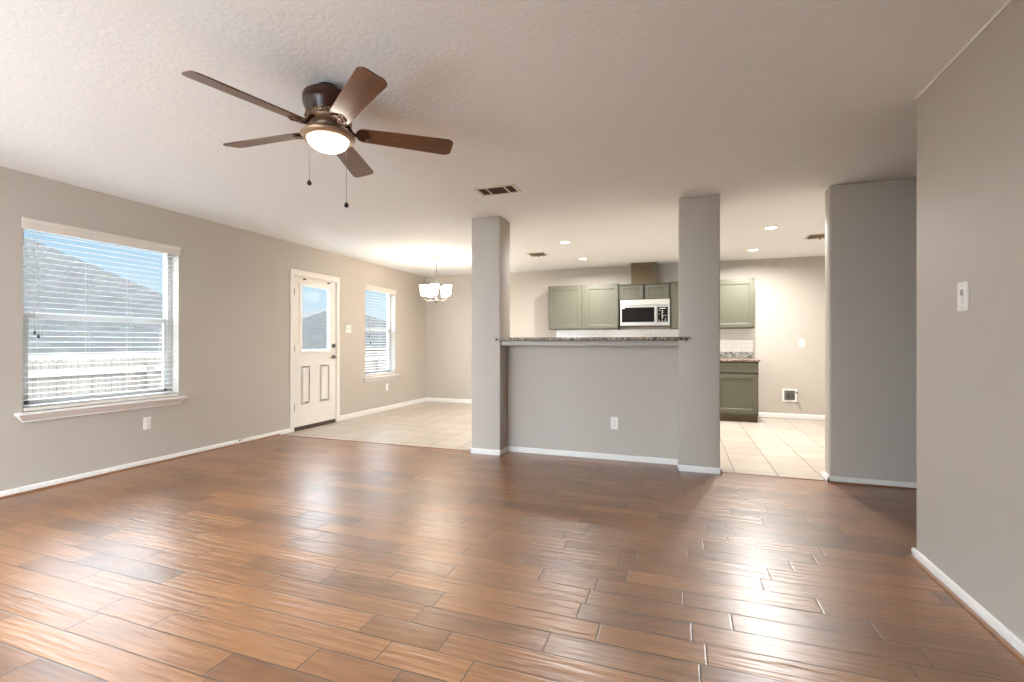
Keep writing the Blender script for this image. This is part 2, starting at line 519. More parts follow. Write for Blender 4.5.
# ------------------------------------------------------------------ mesh helpers
class MB:
    def __init__(self):
        self.bm = bmesh.new()

    def box(self, x0, x1, y0, y1, z0, z1, bev=0.0, seg=2, mat=None):
        r = bmesh.ops.create_cube(self.bm, size=1.0)
        vs_ = r['verts']
        for v in vs_:
            v.co = Vector((x0 + (v.co.x + .5) * (x1 - x0), y0 + (v.co.y + .5) * (y1 - y0), z0 + (v.co.z + .5) * (z1 - z0)))
        if bev:
            es = list({e for v in vs_ for e in v.link_edges})
            rb = bmesh.ops.bevel(self.bm, geom=es, offset=bev, segments=seg, profile=0.5, affect='EDGES')
            vs_ = list({v for f in rb['faces'] for v in f.verts} | {v for v in vs_ if v.is_valid})
        if mat is not None:
            bmesh.ops.transform(self.bm, matrix=mat, verts=[v for v in vs_ if v.is_valid])
        return self

    def lathe(self, prof, seg=40, mat=None, cap=True):
        """prof: list of (r, z)"""
        rings = []
        for (r, z) in prof:
            if r < 1e-6:
                rings.append([self.bm.verts.new((0, 0, z))])
            else:
                rings.append([self.bm.verts.new((r * math.cos(2 * PI * i / seg), r * math.sin(2 * PI * i / seg), z)) for i in range(seg)])
        allv = [v for r in rings for v in r]
        for a, b in zip(rings, rings[1:]):
            for i in range(seg):
                j = (i + 1) % seg
                if len(a) == 1 and len(b) == 1:
                    continue
                if len(a) == 1:
                    self.bm.faces.new((a[0], b[j], b[i]))
                elif len(b) == 1:
                    self.bm.faces.new((a[i], a[j], b[0]))
                else:
                    self.bm.faces.new((a[i], a[j], b[j], b[i]))
        if cap:
            if len(rings[0]) > 2: self.bm.faces.new(rings[0][::-1])
            if len(rings[-1]) > 2: self.bm.faces.new(rings[-1])
        if mat is not None:
            bmesh.ops.transform(self.bm, matrix=mat, verts=allv)
        return self

    def tube(self, pts, rad, seg=8):
        pts = [Vector(p) for p in pts]
        rads = rad if isinstance(rad, (list, tuple)) else [rad] * len(pts)
        up = Vector((0, 0, 1))
        rings = []
        for i, p in enumerate(pts):
            d = (pts[min(i + 1, len(pts) - 1)] - pts[max(i - 1, 0)]).normalized()
            a = d.cross(up)
            if a.length < 1e-4: a = d.cross(Vector((1, 0, 0)))
            a.normalize(); bb = d.cross(a).normalized()
            rings.append([self.bm.verts.new(p + (a * math.cos(2 * PI * k / seg) + bb * math.sin(2 * PI * k / seg)) * rads[i]) for k in range(seg)])
        for a, b in zip(rings, rings[1:]):
            for k in range(seg):
                j = (k + 1) % seg
                self.bm.faces.new((a[k], a[j], b[j], b[k]))
        self.bm.faces.new(rings[0][::-1]); self.bm.faces.new(rings[-1])
        return self

    def loft(self, loops, caps=True):
        rings = [[self.bm.verts.new(p) for p in lp] for lp in loops]
        n = len(rings[0])
        for a, b in zip(rings, rings[1:]):
            for k in range(n):
                j = (k + 1) % n
                self.bm.faces.new((a[k], a[j], b[j], b[k]))
        if caps:
            self.bm.faces.new(rings[0][::-1]); self.bm.faces.new(rings[-1])
        return self

    def poly(self, pts, thick, nrm):
        """solid slab from a planar outline, extruded along nrm"""
        n = Vector(nrm) * thick
        return self.loft([pts, [tuple(Vector(p) + n) for p in pts]])

    def faces(self, verts, faces):
        vv = [self.bm.verts.new(v) for v in verts]
        for f in faces:
            self.bm.faces.new([vv[i] for i in f])
        return self

    def build(self, name, mat, parent=None, smooth=False, angle=40):
        bmesh.ops.recalc_face_normals(self.bm, faces=self.bm.faces[:])
        me = bpy.data.meshes.new(name)
        self.bm.to_mesh(me)
        self.bm.free()
        me.materials.append(mat)
        if smooth:
            for p in me.polygons: p.use_smooth = True
            try:
                me.set_sharp_from_angle(angle=R(angle))
            except Exception:
                pass
        o = bpy.data.objects.new(name, me)
        COL.objects.link(o)
        if parent is not None:
            o.parent = parent
        return o


def tag(o, label, cat, group=None, kind=None):
    o['label'] = label
    o['category'] = cat
    if group: o['group'] = group
    if kind: o['kind'] = kind
    return o


def thing(name, loc, label, cat, group=None, kind=None, rot=(0, 0, 0)):
    o = bpy.data.objects.new(name, None)
    COL.objects.link(o)
    o.empty_display_size = 0.1
    o.location = loc
    o.rotation_euler = rot
    return tag(o, label, cat, group, kind)


def copy_tree(o, parent=None):
    c = o.copy()
    COL.objects.link(c)
    if parent is not None:
        c.parent = parent
    for ch in list(o.children):
        copy_tree(ch, c)
    return c


def structure(o, label, cat):
    return tag(o, label, cat, kind='structure')


# ------------------------------------------------------------------ room shell
WT = 0.15
XE = 3.6            # east end of the passage behind the right wall


def wall_with_openings_x(name, x0, x1, ya, yb, openings, mat):
    """wall slab between x0..x1 running along y with rectangular openings (y0,y1,z0,z1)"""
    mb = MB()
    ops = sorted(openings)
    y = ya
    for (o0, o1, z0, z1) in ops:
        mb.box(x0, x1, y, o0, 0, H)
        if z0 > 0: mb.box(x0, x1, o0, o1, 0, z0)
        mb.box(x0, x1, o0, o1, z1, H)
        y = o1
    mb.box(x0, x1, y, yb, 0, H)
    bmesh.ops.remove_doubles(mb.bm, verts=mb.bm.verts[:], dist=1e-5)
    # drop the inner faces shared by two boxes
    seen = {}
    for f in mb.bm.faces:
        k = tuple(sorted(v.index for v in f.verts))
        seen.setdefault(k, []).append(f)
    return mb.build(name, mat)


structure(MB().box(XL - 0.02, XE, YREAR - 0.02, YTILE, -0.12, 0.0).box(-2.0, 0.3, YTILE, 4.75, -0.11, 0.0).build('floor', M['wood']),
          'brown hand scraped wood plank floor of the living room', 'floor')
structure(MB().box(XL - 0.02, XE, YTILE, YB + 0.02, -0.12, -0.004).build('floor_kitchen', M['tile']),
          'beige square tile floor of dining area and kitchen', 'floor')
structure(MB().box(XL - WT, XE + 0.1, YREAR - WT, YB + WT, H, H + 0.15).build('ceiling', M['ceiling']),
          'white textured ceiling over the whole open plan room', 'ceiling')
structure(wall_with_openings_x('wall_left', XL - WT, XL, YREAR - WT, YB + WT, [WIN4, WIN1, DOOR, WIN2], M['wall']),
          'greige wall with two windows and white half glass door', 'wall')
structure(MB().box(XL, XE, YB, YB + WT, 0, H).build('wall_back', M['wall']),
          'greige back wall of dining area and kitchen behind cabinets', 'wall')
mb = MB()
mb.box(XL, WIN3[0], YREAR - WT, YREAR, 0, H).box(WIN3[1], XR + 0.12, YREAR - WT, YREAR, 0, H)
mb.box(WIN3[0], WIN3[1], YREAR - WT, YREAR, 0, WIN3[2]).box(WIN3[0], WIN3[1], YREAR - WT, YREAR, WIN3[3], H)
structure(mb.build('wall_rear', M['wall']), 'greige wall with an added wide window behind the viewer', 'wall')
# right wall: end is a rounded drywall corner
structure(MB().box(XR, XR + 0.13, YREAR, 3.074, 0, H, 0.012, 3).build('wall_right', M['wall'], smooth=True),
          'plain greige wall beside the viewer carrying one switch', 'wall')
structure(MB().box(XR + 0.13, XE, YREAR - WT, YREAR, 0, H).build('wall_passage_rear', M['wall']), 'hidden end wall of the side passage', 'wall')
structure(MB().box(XE, XE + 0.1, YREAR - WT, YB + WT, 0, H).build('wall_passage_side', M['wall']), 'hidden side wall of the passage', 'wall')
structure(MB().box(1.158, XE, 4.526, 4.666, 0, H, 0.016, 3).build('wall_wing', M['wall'], smooth=True),
          'short greige wing wall right of the kitchen opening', 'wall')
structure(MB().box(2.45, 2.55, 4.666, YB, 0, H).build('wall_kitchen_side', M['wall']), 'greige kitchen side wall behind the wing wall', 'wall')
PL = (-2.045, -1.722, 4.487, 4.79)
PR = (-0.012, 0.331, 4.487, 4.79)
for p, lab in ((PL, 'square greige pillar between dining area and breakfast bar'), (PR, 'square greige pillar between breakfast bar and kitchen opening')):
    structure(MB().box(p[0], p[1], p[2], p[3], 0, H, 0.014, 3).build('pillar', M['wall'], smooth=True), lab, 'pillar')
structure(MB().box(PL[1] - 0.02, PR[0] + 0.02, 4.695, 4.79, 0, 1.166).build('wall_half', M['wall']), 'greige half wall under the granite breakfast bar', 'wall')
structure(MB().box(PL[1] - 0.005, PR[0] + 0.005, 4.515, 4.70, 1.116, 1.166, 0.008, 3).build('trim_bar', M['wall'], smooth=True),
          'greige ledge moulding under the granite bar top', 'trim')

# baseboards
BH, BT = 0.052, 0.014


def base_run(mb, x0, y0, x1, y1, n, BH=0.052):
    """board from (x0,y0) to (x1,y1), n = outward normal; profile with rounded top"""
    n = Vector((n[0], n[1], 0))
    prof = [(0, 0.0), (BT, 0.0), (BT, BH * 0.68), (BT * 0.86, BH * 0.74), (BT * 0.86, BH * 0.86), (BT * 0.5, BH * 0.97), (0, BH)]
    loops = []
    for (x, y) in ((x0, y0), (x1, y1)):
        loops.append([(x + n.x * a, y + n.y * a, z + 0.0005) for a, z in prof])
    mb.loft(loops)


def shoe_run(mb, x0, y0, x1, y1, n, r=0.016):
    n = Vector((n[0], n[1], 0))
    prof = [(BT, 0.0)] + [(BT + r * math.cos(a), r * math.sin(a)) for a in [R(k) for k in (0, 22, 45, 68, 90)]]
    mb.loft([[(x + n.x * a, y + n.y * a, z) for a, z in prof] for (x, y) in ((x0, y0), (x1, y1))])


mb = MB(); base_run(mb, XL, YREAR, XL, 4.735, (1, 0)); base_run(mb, XL, 5.668, XL, YB, (1, 0), 0.078)
structure(mb.build('baseboard_left', M['trim']), 'white baseboard along the window wall', 'baseboard')
mb = MB(); shoe_run(mb, XL, YREAR, XL, YTILE, (1, 0))
structure(mb.build('trim_shoe_left', M['shoe']), 'brown wood shoe moulding along the window wall', 'trim')
mb = MB(); base_run(mb, XL, YB, -1.9, YB, (0, -1), 0.078); base_run(mb, 1.075, YB, 2.45, YB, (0, -1), 0.072)
structure(mb.build('baseboard_back', M['trim']), 'white baseboard along the back wall', 'baseboard')
mb = MB(); base_run(mb, XR, YREAR, XR, 3.074 + BT, (-1, 0))
base_run(mb, XR - BT, 3.074, XR + 0.13, 3.074, (0, 1))
structure(mb.build('baseboard_right', M['trim']), 'white baseboard along the right wall', 'baseboard')
mb = MB(); shoe_run(mb, XR, YREAR, XR, 3.074 + BT, (-1, 0))
structure(mb.build('trim_shoe_right', M['shoe']), 'brown wood shoe moulding along the right wall', 'trim')
mb = MB(); base_run(mb, 1.158 - BT, 4.526, XE, 4.526, (0, -1)); base_run(mb, 1.158, 4.526 - BT, 1.158, 4.68, (-1, 0))
structure(mb.build('baseboard_wing', M['trim']), 'white baseboard around the wing wall', 'baseboard')
mb = MB(); shoe_run(mb, 1.158, 4.526, XE, 4.526, (0, -1), 0.014)
structure(mb.build('trim_shoe_wing', M['shoe']), 'brown wood shoe moulding under the wing wall', 'trim')
mb = MB()
for p in (PL, PR):
    base_run(mb, p[0] - BT, p[2], p[1] + BT, p[2], (0, -1))
base_run(mb, PL[0], PL[2] - BT, PL[0], PL[3], (-1, 0)); base_run(mb, PL[1], PL[2] - BT, PL[1], 4.695, (1, 0))
base_run(mb, PR[0], PR[2] - BT, PR[0], 4.695, (-1, 0)); base_run(mb, PR[1], PR[2] - BT, PR[1], PR[3], (1, 0))
base_run(mb, PL[1], 4.695, PR[0], 4.695, (0, -1))
structure(mb.build('baseboard_bar', M['trim']), 'white baseboard around pillars and half wall', 'baseboard')
structure(MB().box(XR - 0.004, XR + 0.002, YREAR, 3.074, H - 0.012, H).build('trim_ceiling', M['trim']), 'thin white paint bead where right wall meets ceiling', 'trim')
structure(MB().box(XL, PL[0] - BT, YTILE - 0.012, YTILE + 0.012, -0.004, 0.004, 0.002).box(PR[1] + BT, 1.158 - BT, YTILE - 0.012, YTILE + 0.012, -0.004, 0.004, 0.002).build('trim_threshold', M['shoe']),
          'thin brown strip where wood floor meets tile', 'trim')


# ------------------------------------------------------------------ windows and blinds
def window_x(n, win, meet, label):
    y0, y1, z0, z1 = win
    w = thing('window_%d' % n, (XL - 0.12, (y0 + y1) / 2, z0), label, 'window', kind='structure')
    hw, hh = (y1 - y0) / 2, z1 - z0
    f = MB()
    fw = 0.05
    f.box(-0.03, 0.03, -hw, -hw + fw, 0, hh, 0.004).box(-0.03, 0.03, hw - fw, hw, 0, hh, 0.004)
    f.box(-0.03, 0.03, -hw + fw, hw - fw, 0, fw, 0.004).box(-0.03, 0.03, -hw + fw, hw - fw, hh - fw, hh, 0.004)
    f.build('frame', M['vinyl'], w)
    m = meet - z0
    s = MB()
    s.box(-0.012, 0.026, -hw + fw, hw - fw, m - 0.024, m + 0.024, 0.004)
    s.box(0.0, 0.026, -hw + fw, -hw + fw + 0.03, fw, m - 0.02, 0.003).box(0.0, 0.026, hw - fw - 0.03, hw - fw, fw, m - 0.02, 0.003)
    s.box(0.0, 0.026, -hw + fw, hw - fw, fw, fw + 0.035, 0.003)
    sash = s.build('sash', M['vinyl'], w)
    MB().box(-0.022, -0.018, -hw + fw, hw - fw, m, hh - fw).build('upper_pane', M['glass'], w)
    MB().box(0.010, 0.014, -hw + fw, hw - fw, fw, m).build('lower_pane', M['glass'], w)
    # stool and apron with mitred ends
    st = MB()
    X = 0.12
    zt = -0.012
    st.box(-0.0 + 0.03, X, -hw + 0.001, hw - 0.001, zt, 0.0)
    secs = [(0.052, zt + 0.012, 0.048), (0.060, zt + 0.006, 0.048), (0.060, zt - 0.006, 0.048), (0.052, zt - 0.012, 0.044), (0.046, zt - 0.014, 0.038),
            (0.040, zt - 0.026, 0.030), (0.026, zt - 0.044, 0.016), (0.018, zt - 0.052, 0.006), (0.018, zt - 0.064, 0.005)]
    loops = []
    for xo, z, ex in secs:
        loops.append([(X, -hw - ex, z), (X + xo, -hw - ex, z), (X + xo, hw + ex, z), (X, hw + ex, z)])
    st.loft(loops)
    st.build('sill', M['trim'], w)
    return w


window_x(1, WIN1, 1.36, 'large double hung window with white blind in the left wall')
window_x(2, WIN2, 1.365, 'narrow double hung window with white blind in dining area')


def blind_x(win, label, group, n_ladder, wand_off, tassels, valz):
    y0, y1, z0, z1 = win
    yc, hw = (y0 + y1) / 2, (y1 - y0) / 2 - 0.006
    hh = z1 - z0
    b = thing('window_blind', (XL - 0.027, yc, z0 + 0.001), label, 'blind', group)
    v = MB()
    vz0, vz1 = valz[0] - z0, valz[1] - z0
    v.loft([[(0.030, s * (hw + 0.012), vz0), (0.042, s * (hw + 0.012), vz0 + 0.006), (0.042, s * (hw + 0.012), vz1 - 0.022), (0.050, s * (hw + 0.012), vz1 - 0.012), (0.050, s * (hw + 0.012), vz1), (0.030, s * (hw + 0.012), vz1)] for s in (-1, 1)])
    v.build('valance', M['valance'], b)
    MB().box(-0.026, 0.026, -hw, hw, hh - 0.045, hh - 0.003, 0.002).build('head_rail', M['vinyl'], b)
    sm = MB()
    z = 0.045
    tilt = R(3)
    rails = []
    while z < vz0 - 0.008:
        rails.append(z)
        loops = []
        for s in (-1, 1):
            pr = []
            for xx, zz in ((-0.025, -0.0004), (0.0, 0.0010), (0.025, -0.0004), (0.025, -0.0022), (0.0, -0.0008), (-0.025, -0.0022)):
                pr.append((xx * math.cos(tilt) + zz * math.sin(tilt), s * hw, z + zz - xx * math.sin(tilt)))
            loops.append(pr)
        sm.loft(loops)
        z += 0.0445
    sm.build('slats', M['slat'], b)
    MB().box(-0.026, 0.026, -hw, hw, 0.002, 0.030, 0.004).build('bottom_rail', M['valance'], b)
    for k in range(n_ladder):
        yy = -hw + 0.11 + k * (2 * hw - 0.22) / max(1, n_ladder - 1)
        lc = MB()
        for xx in (-0.026, 0.026):
            lc.tube([(xx, yy, 0.03), (xx, yy, hh - 0.05)], 0.0009, 5)
        lc.build('ladder_cord', M['cord'], b)
    for (dy, zt, side) in tassels:
        lc = MB(); lc.tube([(0.034, dy, zt - z0 + 0.03), (0.033, dy, vz0 + 0.02)], 0.0011, 5)
        o = lc.build('lift_cord', M['cord'], b)
        MB().lathe([(0.003, 0.034), (0.006, 0.030), (0.009, 0.004), (0.008, 0.0)], 12, Matrix.Translation((0.034, dy, zt - z0))).build('tassel', M['tassel'], o, smooth=True)
    return b


blind_x(WIN1, 'wide white slatted blind in the large window left of the door', 'white horizontal blinds', 4, 0.1,
        [(2.200 - (WIN1[0] + WIN1[1]) / 2, 1.205, 0), (2.222 - (WIN1[0] + WIN1[1]) / 2, 1.178, 0)], (2.012, 2.094))
blind_x(WIN2, 'narrow white slatted blind in the dining area window right of the door', 'white horizontal blinds', 3, 0.1,
        [(6.37 - (WIN2[0] + WIN2[1]) / 2, 1.24, 0), (6.40 - (WIN2[0] + WIN2[1]) / 2, 1.13, 0)], (1.985, 2.073))

# unseen rear window, added behind the viewer to let in daylight
w3 = thing('window_3', ((WIN3[0] + WIN3[1]) / 2, YREAR - 0.1, WIN3[2]), 'unseen wide window added behind the viewer for daylight', 'window', kind='structure')
hw, hh = (WIN3[1] - WIN3[0]) / 2, WIN3[3] - WIN3[2]
f = MB().box(-hw, -hw + 0.05, -0.03, 0.03, 0, hh).box(hw - 0.05, hw, -0.03, 0.03, 0, hh).box(-hw + .05, hw - .05, -0.03, 0.03, 0, 0.05).box(-hw + .05, hw - .05, -0.03, 0.03, hh - 0.05, hh).box(-0.03, 0.03, -0.03, 0.03, 0.05, hh - 0.05)
f.build('frame', M['vinyl'], w3)
MB().box(-hw + 0.05, hw - 0.05, -0.003, 0.003, 0.05, hh - 0.05).build('pane', M['glass'], w3)

# unseen window added beside the viewer to brighten the room
w4 = thing('window_4', (XL - 0.1, (WIN4[0] + WIN4[1]) / 2, WIN4[2]), 'unseen plain window added in the left wall for daylight', 'window', kind='structure')
hw, hh = (WIN4[1] - WIN4[0]) / 2, WIN4[3] - WIN4[2]
f = MB().box(-0.03, 0.03, -hw, -hw + 0.05, 0, hh).box(-0.03, 0.03, hw - 0.05, hw, 0, hh).box(-0.03, 0.03, -hw + .05, hw - .05, 0, 0.05).box(-0.03, 0.03, -hw + .05, hw - .05, hh - 0.05, hh).box(-0.03, 0.03, -0.03, 0.03, 0.05, hh - 0.05)
f.build('frame', M['vinyl'], w4)
MB().box(-0.003, 0.003, -hw + 0.05, hw - 0.05, 0.05, hh - 0.05).build('pane', M['glass'], w4)

# ------------------------------------------------------------------ exterior door
d = thing('door_1', (XL, 5.1975, 0), 'white half glass door with lower panels in the left wall', 'door', kind='structure')
YC = 5.1975
cs = MB()
for s in (-1, 1):
    a, b_ = (DOOR[0] - YC - 0.054, DOOR[0] - YC + 0.004) if s < 0 else (DOOR[1] - YC - 0.004, DOOR[1] - YC + 0.056)
    cs.box(0.001, 0.016, a, b_, 0, 2.024, 0.004)
cs.box(0.001, 0.016, DOOR[0] - YC - 0.054, DOOR[1] - YC + 0.056, 2.024, 2.098, 0.004)
cs.box(-WT, 0.0, DOOR[0] - YC + 0.0005, DOOR[0] - YC + 0.012, 0.0, 2.024).box(-WT, 0.0, DOOR[1] - YC - 0.012, DOOR[1] - YC - 0.0005, 0, 2.024)
cs.box(-WT, 0.0, DOOR[0] - YC + 0.012, DOOR[1] - YC - 0.012, 2.012, 2.0245)
cs.build('casing', M['door'], d)
SX0, SX1 = -0.052, -0.008
GY0, GY1, GZ0, GZ1 = 4.935 - YC, 5.475 - YC, 1.035, 1.912
SY0, SY1 = DOOR[0] - YC + 0.014, DOOR[1] - YC - 0.014
sl = MB()
Z0d, Z1d = 0.048, 2.010
PAN = [(4.925 - YC, 5.105 - YC), (5.272 - YC, 5.475 - YC)]
PZ0, PZ1 = 0.320, 0.850
sl.box(SX0, SX1, SY0, GY0, Z0d, Z1d).box(SX0, SX1, GY1, SY1, Z0d, Z1d)
sl.box(SX0, SX1, GY0, GY1, GZ1, Z1d).box(SX0, SX1, GY0, GY1, Z0d, GZ0)
slab = sl.build('door_slab', M['door'], d)
for (a, b_) in PAN:
    pm = MB()
    # embossed moulding loop and raised field
    loops = []
    for ins, xx in ((0, 0.0), (0.005, 0.004), (0.013, 0.004), (0.021, -0.001), (0.030, -0.001), (0.046, 0.004)):
        loops.append([(SX1 + xx, a + ins, PZ0 + ins), (SX1 + xx, b_ - ins, PZ0 + ins), (SX1 + xx, b_ - ins, PZ1 - ins), (SX1 + xx, a + ins, PZ1 - ins)])
    pm.loft(loops)
    pm.build('raised_panel', M['door'], d)
lf = MB()
ow = 0.028
for (a, b_, c_, e_) in ((GY0 - ow, GY0 + 0.012, GZ0 - ow, GZ1 + ow), (GY1 - 0.012, GY1 + ow, GZ0 - ow, GZ1 + ow), (GY0 + 0.012, GY1 - 0.012, GZ0 - ow, GZ0 + 0.012), (GY0 + 0.012, GY1 - 0.012, GZ1 - 0.012, GZ1 + ow)):
    lf.box(SX1 - 0.002, SX1 + 0.012, a, b_, c_, e_, 0.004)
lf.build('glass_surround', M['door'], d)
MB().box(-0.034, -0.028, GY0, GY1, GZ0, GZ1).build('pane', M['glass'], d)
MB().box(-0.13, -0.004, DOOR[0] - YC + 0.012, DOOR[1] - YC - 0.012, -0.003, 0.044, 0.003).build('threshold', M['threshold'], d)
for z in (0.303, 1.066, 1.807):
    MB().tube([(-0.004, SY0 - 0.004, z - 0.045), (-0.004, SY0 - 0.004, z + 0.045)], 0.008, 10).box(-0.009, -0.005, SY0, SY0 + 0.02, z - 0.045, z + 0.045).build('hinge', M['satin'], d)
LY = 5.548 - YC
rx = Matrix.Rotation(PI / 2, 4, 'Y')
MB().lathe([(0.030, 0.0), (0.030, 0.012), (0.022, 0.018), (0.012, 0.018), (0.012, 0.024), (0.0, 0.024)], 24, Matrix.Translation((SX1, LY, 1.104)) @ rx).box(SX1 + 0.022, SX1 + 0.034, LY - 0.004, LY + 0.004, 1.090, 1.118, 0.002).build('deadbolt', M['satin'], d, smooth=True)
hd = MB().lathe([(0.031, 0.0), (0.031, 0.008), (0.016, 0.012), (0.010, 0.016), (0.010, 0.045), (0.0, 0.046)], 24, Matrix.Translation((SX1, LY + 0.004, 0.945)) @ rx)
hd.tube([(SX1 + 0.042, LY + 0.01, 0.945), (SX1 + 0.046, LY - 0.03, 0.947), (SX1 + 0.045, LY - 0.07, 0.944), (SX1 + 0.042, LY - 0.105, 0.940)], [0.010, 0.0095, 0.008, 0.007], 10)
hd.build('lever_handle', M['satin'], d, smooth=True)
MB().box(SX1, SX1 + 0.004, SY1 - 0.010, SY1 + 0.010, 1.08, 1.13, 0.001).build('strike_plate', M['satin'], d)
for yy in (4.985 - YC, 5.440 - YC):
    br = MB().lathe([(0.013, 0), (0.013, 0.006), (0.006, 0.008), (0.006, 0.024), (0.010, 0.026), (0.010, 0.034), (0, 0.035)], 16, Matrix.Translation((SX1, yy, 1.990)) @ rx)
    br.build('curtain_bracket', M['satin'], d, smooth=True)


# ------------------------------------------------------------------ wall plates (local frame: plate in xz plane facing -y, then rotated)
def face_rot(face):
    return {'-y': 0.0, '+x': PI / 2, '-x': -PI / 2, '+y': PI}[face]


def outlet(loc, face, label, kind='duplex', group='white electrical outlets'):
    o = thing('electrical_outlet', loc, label, 'outlet', group, rot=(0, 0, face_rot(face)))
    MB().box(-0.036, 0.036, -0.006, 0.0, -0.059, 0.059, 0.003).build('cover_plate', M['plate'], o)
    for zc in (-0.020, 0.020):
        rc = MB()
        pts = []
        for k in range(20):
            a = 2 * PI * k / 20
            pts.append((max(-0.0155, min(0.0155, 0.0185 * math.cos(a))), -0.0055, zc + max(-0.0125, min(0.0125, 0.0175 * math.sin(a)))))
        rc.poly(pts, 0.0022, (0, -1, 0))
        r_ = rc.build('receptacle', M['plate'], o)
        MB().box(-0.0075, -0.0055, -0.0082, -0.0074, zc - 0.002, zc + 0.0075).box(0.0055, 0.0075, -0.0082, -0.0074, zc - 0.001, zc + 0.0065).lathe(
            [(0.0026, 0), (0.0026, 0.0008)], 10, Matrix.Translation((0, -0.0074, zc - 0.0075)) @ Matrix.Rotation(PI / 2, 4, 'X')).build('slot', M['slot'], r_)
    MB().lathe([(0.003, 0), (0.0028, 0.0012), (0, 0.0015)], 10, Matrix.Translation((0, -0.006, 0)) @ Matrix.Rotation(PI / 2, 4, 'X')).build('screw', M['nickel'], o)
    return o


outlet((XL, 3.020, 0.390), '+x', 'white outlet low on the wall under the large left window')
outlet((XL, 6.858, 0.395), '+x', 'white outlet low on the wall under the dining area window')
outlet((-0.602, 4.695, 0.358), '-y', 'white outlet on the grey half wall under the breakfast bar')
outlet((0.80, YB - 0.012, 1.145), '-y', 'white outlet on the white tile backsplash above the kitchen counter')


def toggle_switch(loc, face, gangs, label, decora=False):
    o = thing('light_switch', loc, label, 'switch', rot=(0, 0, face_rot(face)))
    hw_ = 0.036 + (gangs - 1) * 0.023
    MB().box(-hw_, hw_, -0.006, 0.0, -0.059, 0.059, 0.003).build('cover_plate', M['plate'], o)
    for g in range(gangs):
        xc = (g - (gangs - 1) / 2) * 0.046
        if decora:
            MB().box(xc - 0.0165, xc + 0.0165, -0.0085, -0.005, -0.034, 0.034, 0.0015).build('rocker', M['plate'], o)
        else:
            s_ = MB().box(xc - 0.005, xc + 0.005, -0.0068, -0.0055, -0.012, 0.012).build('switch_slot', M['toggle_grey'], o)
            MB().box(xc - 0.004, xc + 0.004, -0.018, -0.006, 0.001, 0.010, 0.001).build('toggle', M['plate'], o)
        for zz in (-0.030, 0.030) if not decora else (-0.048, 0.048):
            MB().lathe([(0.003, 0), (0.0028, 0.0012), (0, 0.0015)], 10, Matrix.Translation((xc, -0.006, zz)) @ Matrix.Rotation(PI / 2, 4, 'X')).build('screw', M['nickel'], o)
    return o


toggle_switch((XL, 5.864, 1.358), '+x', 2, 'white double toggle switch on the wall between door and dining window')
toggle_switch((1.728, YB, 1.146), '-y', 1, 'small white switch plate on the kitchen back wall', True)
# slider dimmer on the right wall
o = thing('light_switch', (XR, 2.622, 1.346), 'white slider dimmer switch on the right wall', 'switch', rot=(0, 0, face_rot('-x')))
MB().box(-0.040, 0.040, -0.007, 0.0, -0.063, 0.063, 0.003).build('cover_plate', M['plate'], o)
MB().box(-0.0165, 0.0165, -0.0085, -0.006, -0.034, 0.034, 0.001).build('switch_insert', M['plate'], o)
MB().box(-0.0115, 0.0115, -0.0098, -0.008, -0.002, 0.030, 0.0004).build('slider_track', M['toggle_grey'], o)
MB().box(-0.0135, 0.0135, -0.0165, -0.008, -0.031, 0.004, 0.0025).build('slider_knob', M['plate'], o)
for zz in (-0.050, 0.050):
    MB().lathe([(0.003, 0), (0.0028, 0.0012), (0, 0.0015)], 10, Matrix.Translation((0, -0.007, zz)) @ Matrix.Rotation(PI / 2, 4, 'X')).build('screw', M['nickel'], o)

# water valve box with hanging wire
o = thing('water_valve_box', (1.570, YB, 0.351), 'white framed water valve box low on the kitchen back wall', 'valve box')
f = MB()
hw_, hh_ = 0.098, 0.098
f.box(-hw_, hw_, -0.008, 0, hh_ - 0.026, hh_, 0.002).box(-hw_, hw_, -0.008, 0, -hh_, -hh_ + 0.026, 0.002)
f.box(-hw_, -hw_ + 0.026, -0.008, 0, -hh_ + 0.026, hh_ - 0.026, 0.002).box(hw_ - 0.026, hw_, -0.008, 0, -hh_ + 0.026, hh_ - 0.026, 0.002)
f.build('cover_frame', M['plate'], o)
MB().box(-0.073, 0.073, -0.002, -0.0005, -0.073, 0.073).build('box_back', M['valvebox'], o)
v = MB().lathe([(0.013, -0.06), (0.013, 0.0), (0.020, 0.004), (0.020, 0.03), (0.011, 0.034), (0.011, 0.05), (0.0, 0.05)], 14, Matrix.Translation((0.005, -0.022, 0.0)))
v.build('valve', M['brass'], o, smooth=True)
MB().box(-0.030, 0.035, -0.030, -0.022, 0.030, 0.044, 0.003).build('valve_handle', M['slot'], o)
MB().tube([(-0.05 + 0.045 * math.cos(a) + 0.05, -0.028, 0.052 * math.sin(a) - 0.008) for a in [2 * PI * k / 20 for k in range(17)]], 0.007, 8).build('coiled_hose', M['slot'], o)
MB().tube([(0.075, -0.006, 0.045), (0.105, -0.014, 0.01), (0.103, -0.012, -0.05), (0.135, -0.010, -0.12), (0.150, -0.008, -0.185), (0.139, -0.008, -0.200), (0.108, -0.008, -0.115), (0.070, -0.010, -0.09)], 0.0035, 6).build('loose_wire', M['wire'], o)
MB().lathe([(0.012, 0), (0.012, 0.012), (0, 0.014)], 10, Matrix.Translation((0.094, -0.008, 0.048)) @ Matrix.Rotation(PI / 2, 4, 'X')).build('wire_cap', M['slot'], o)

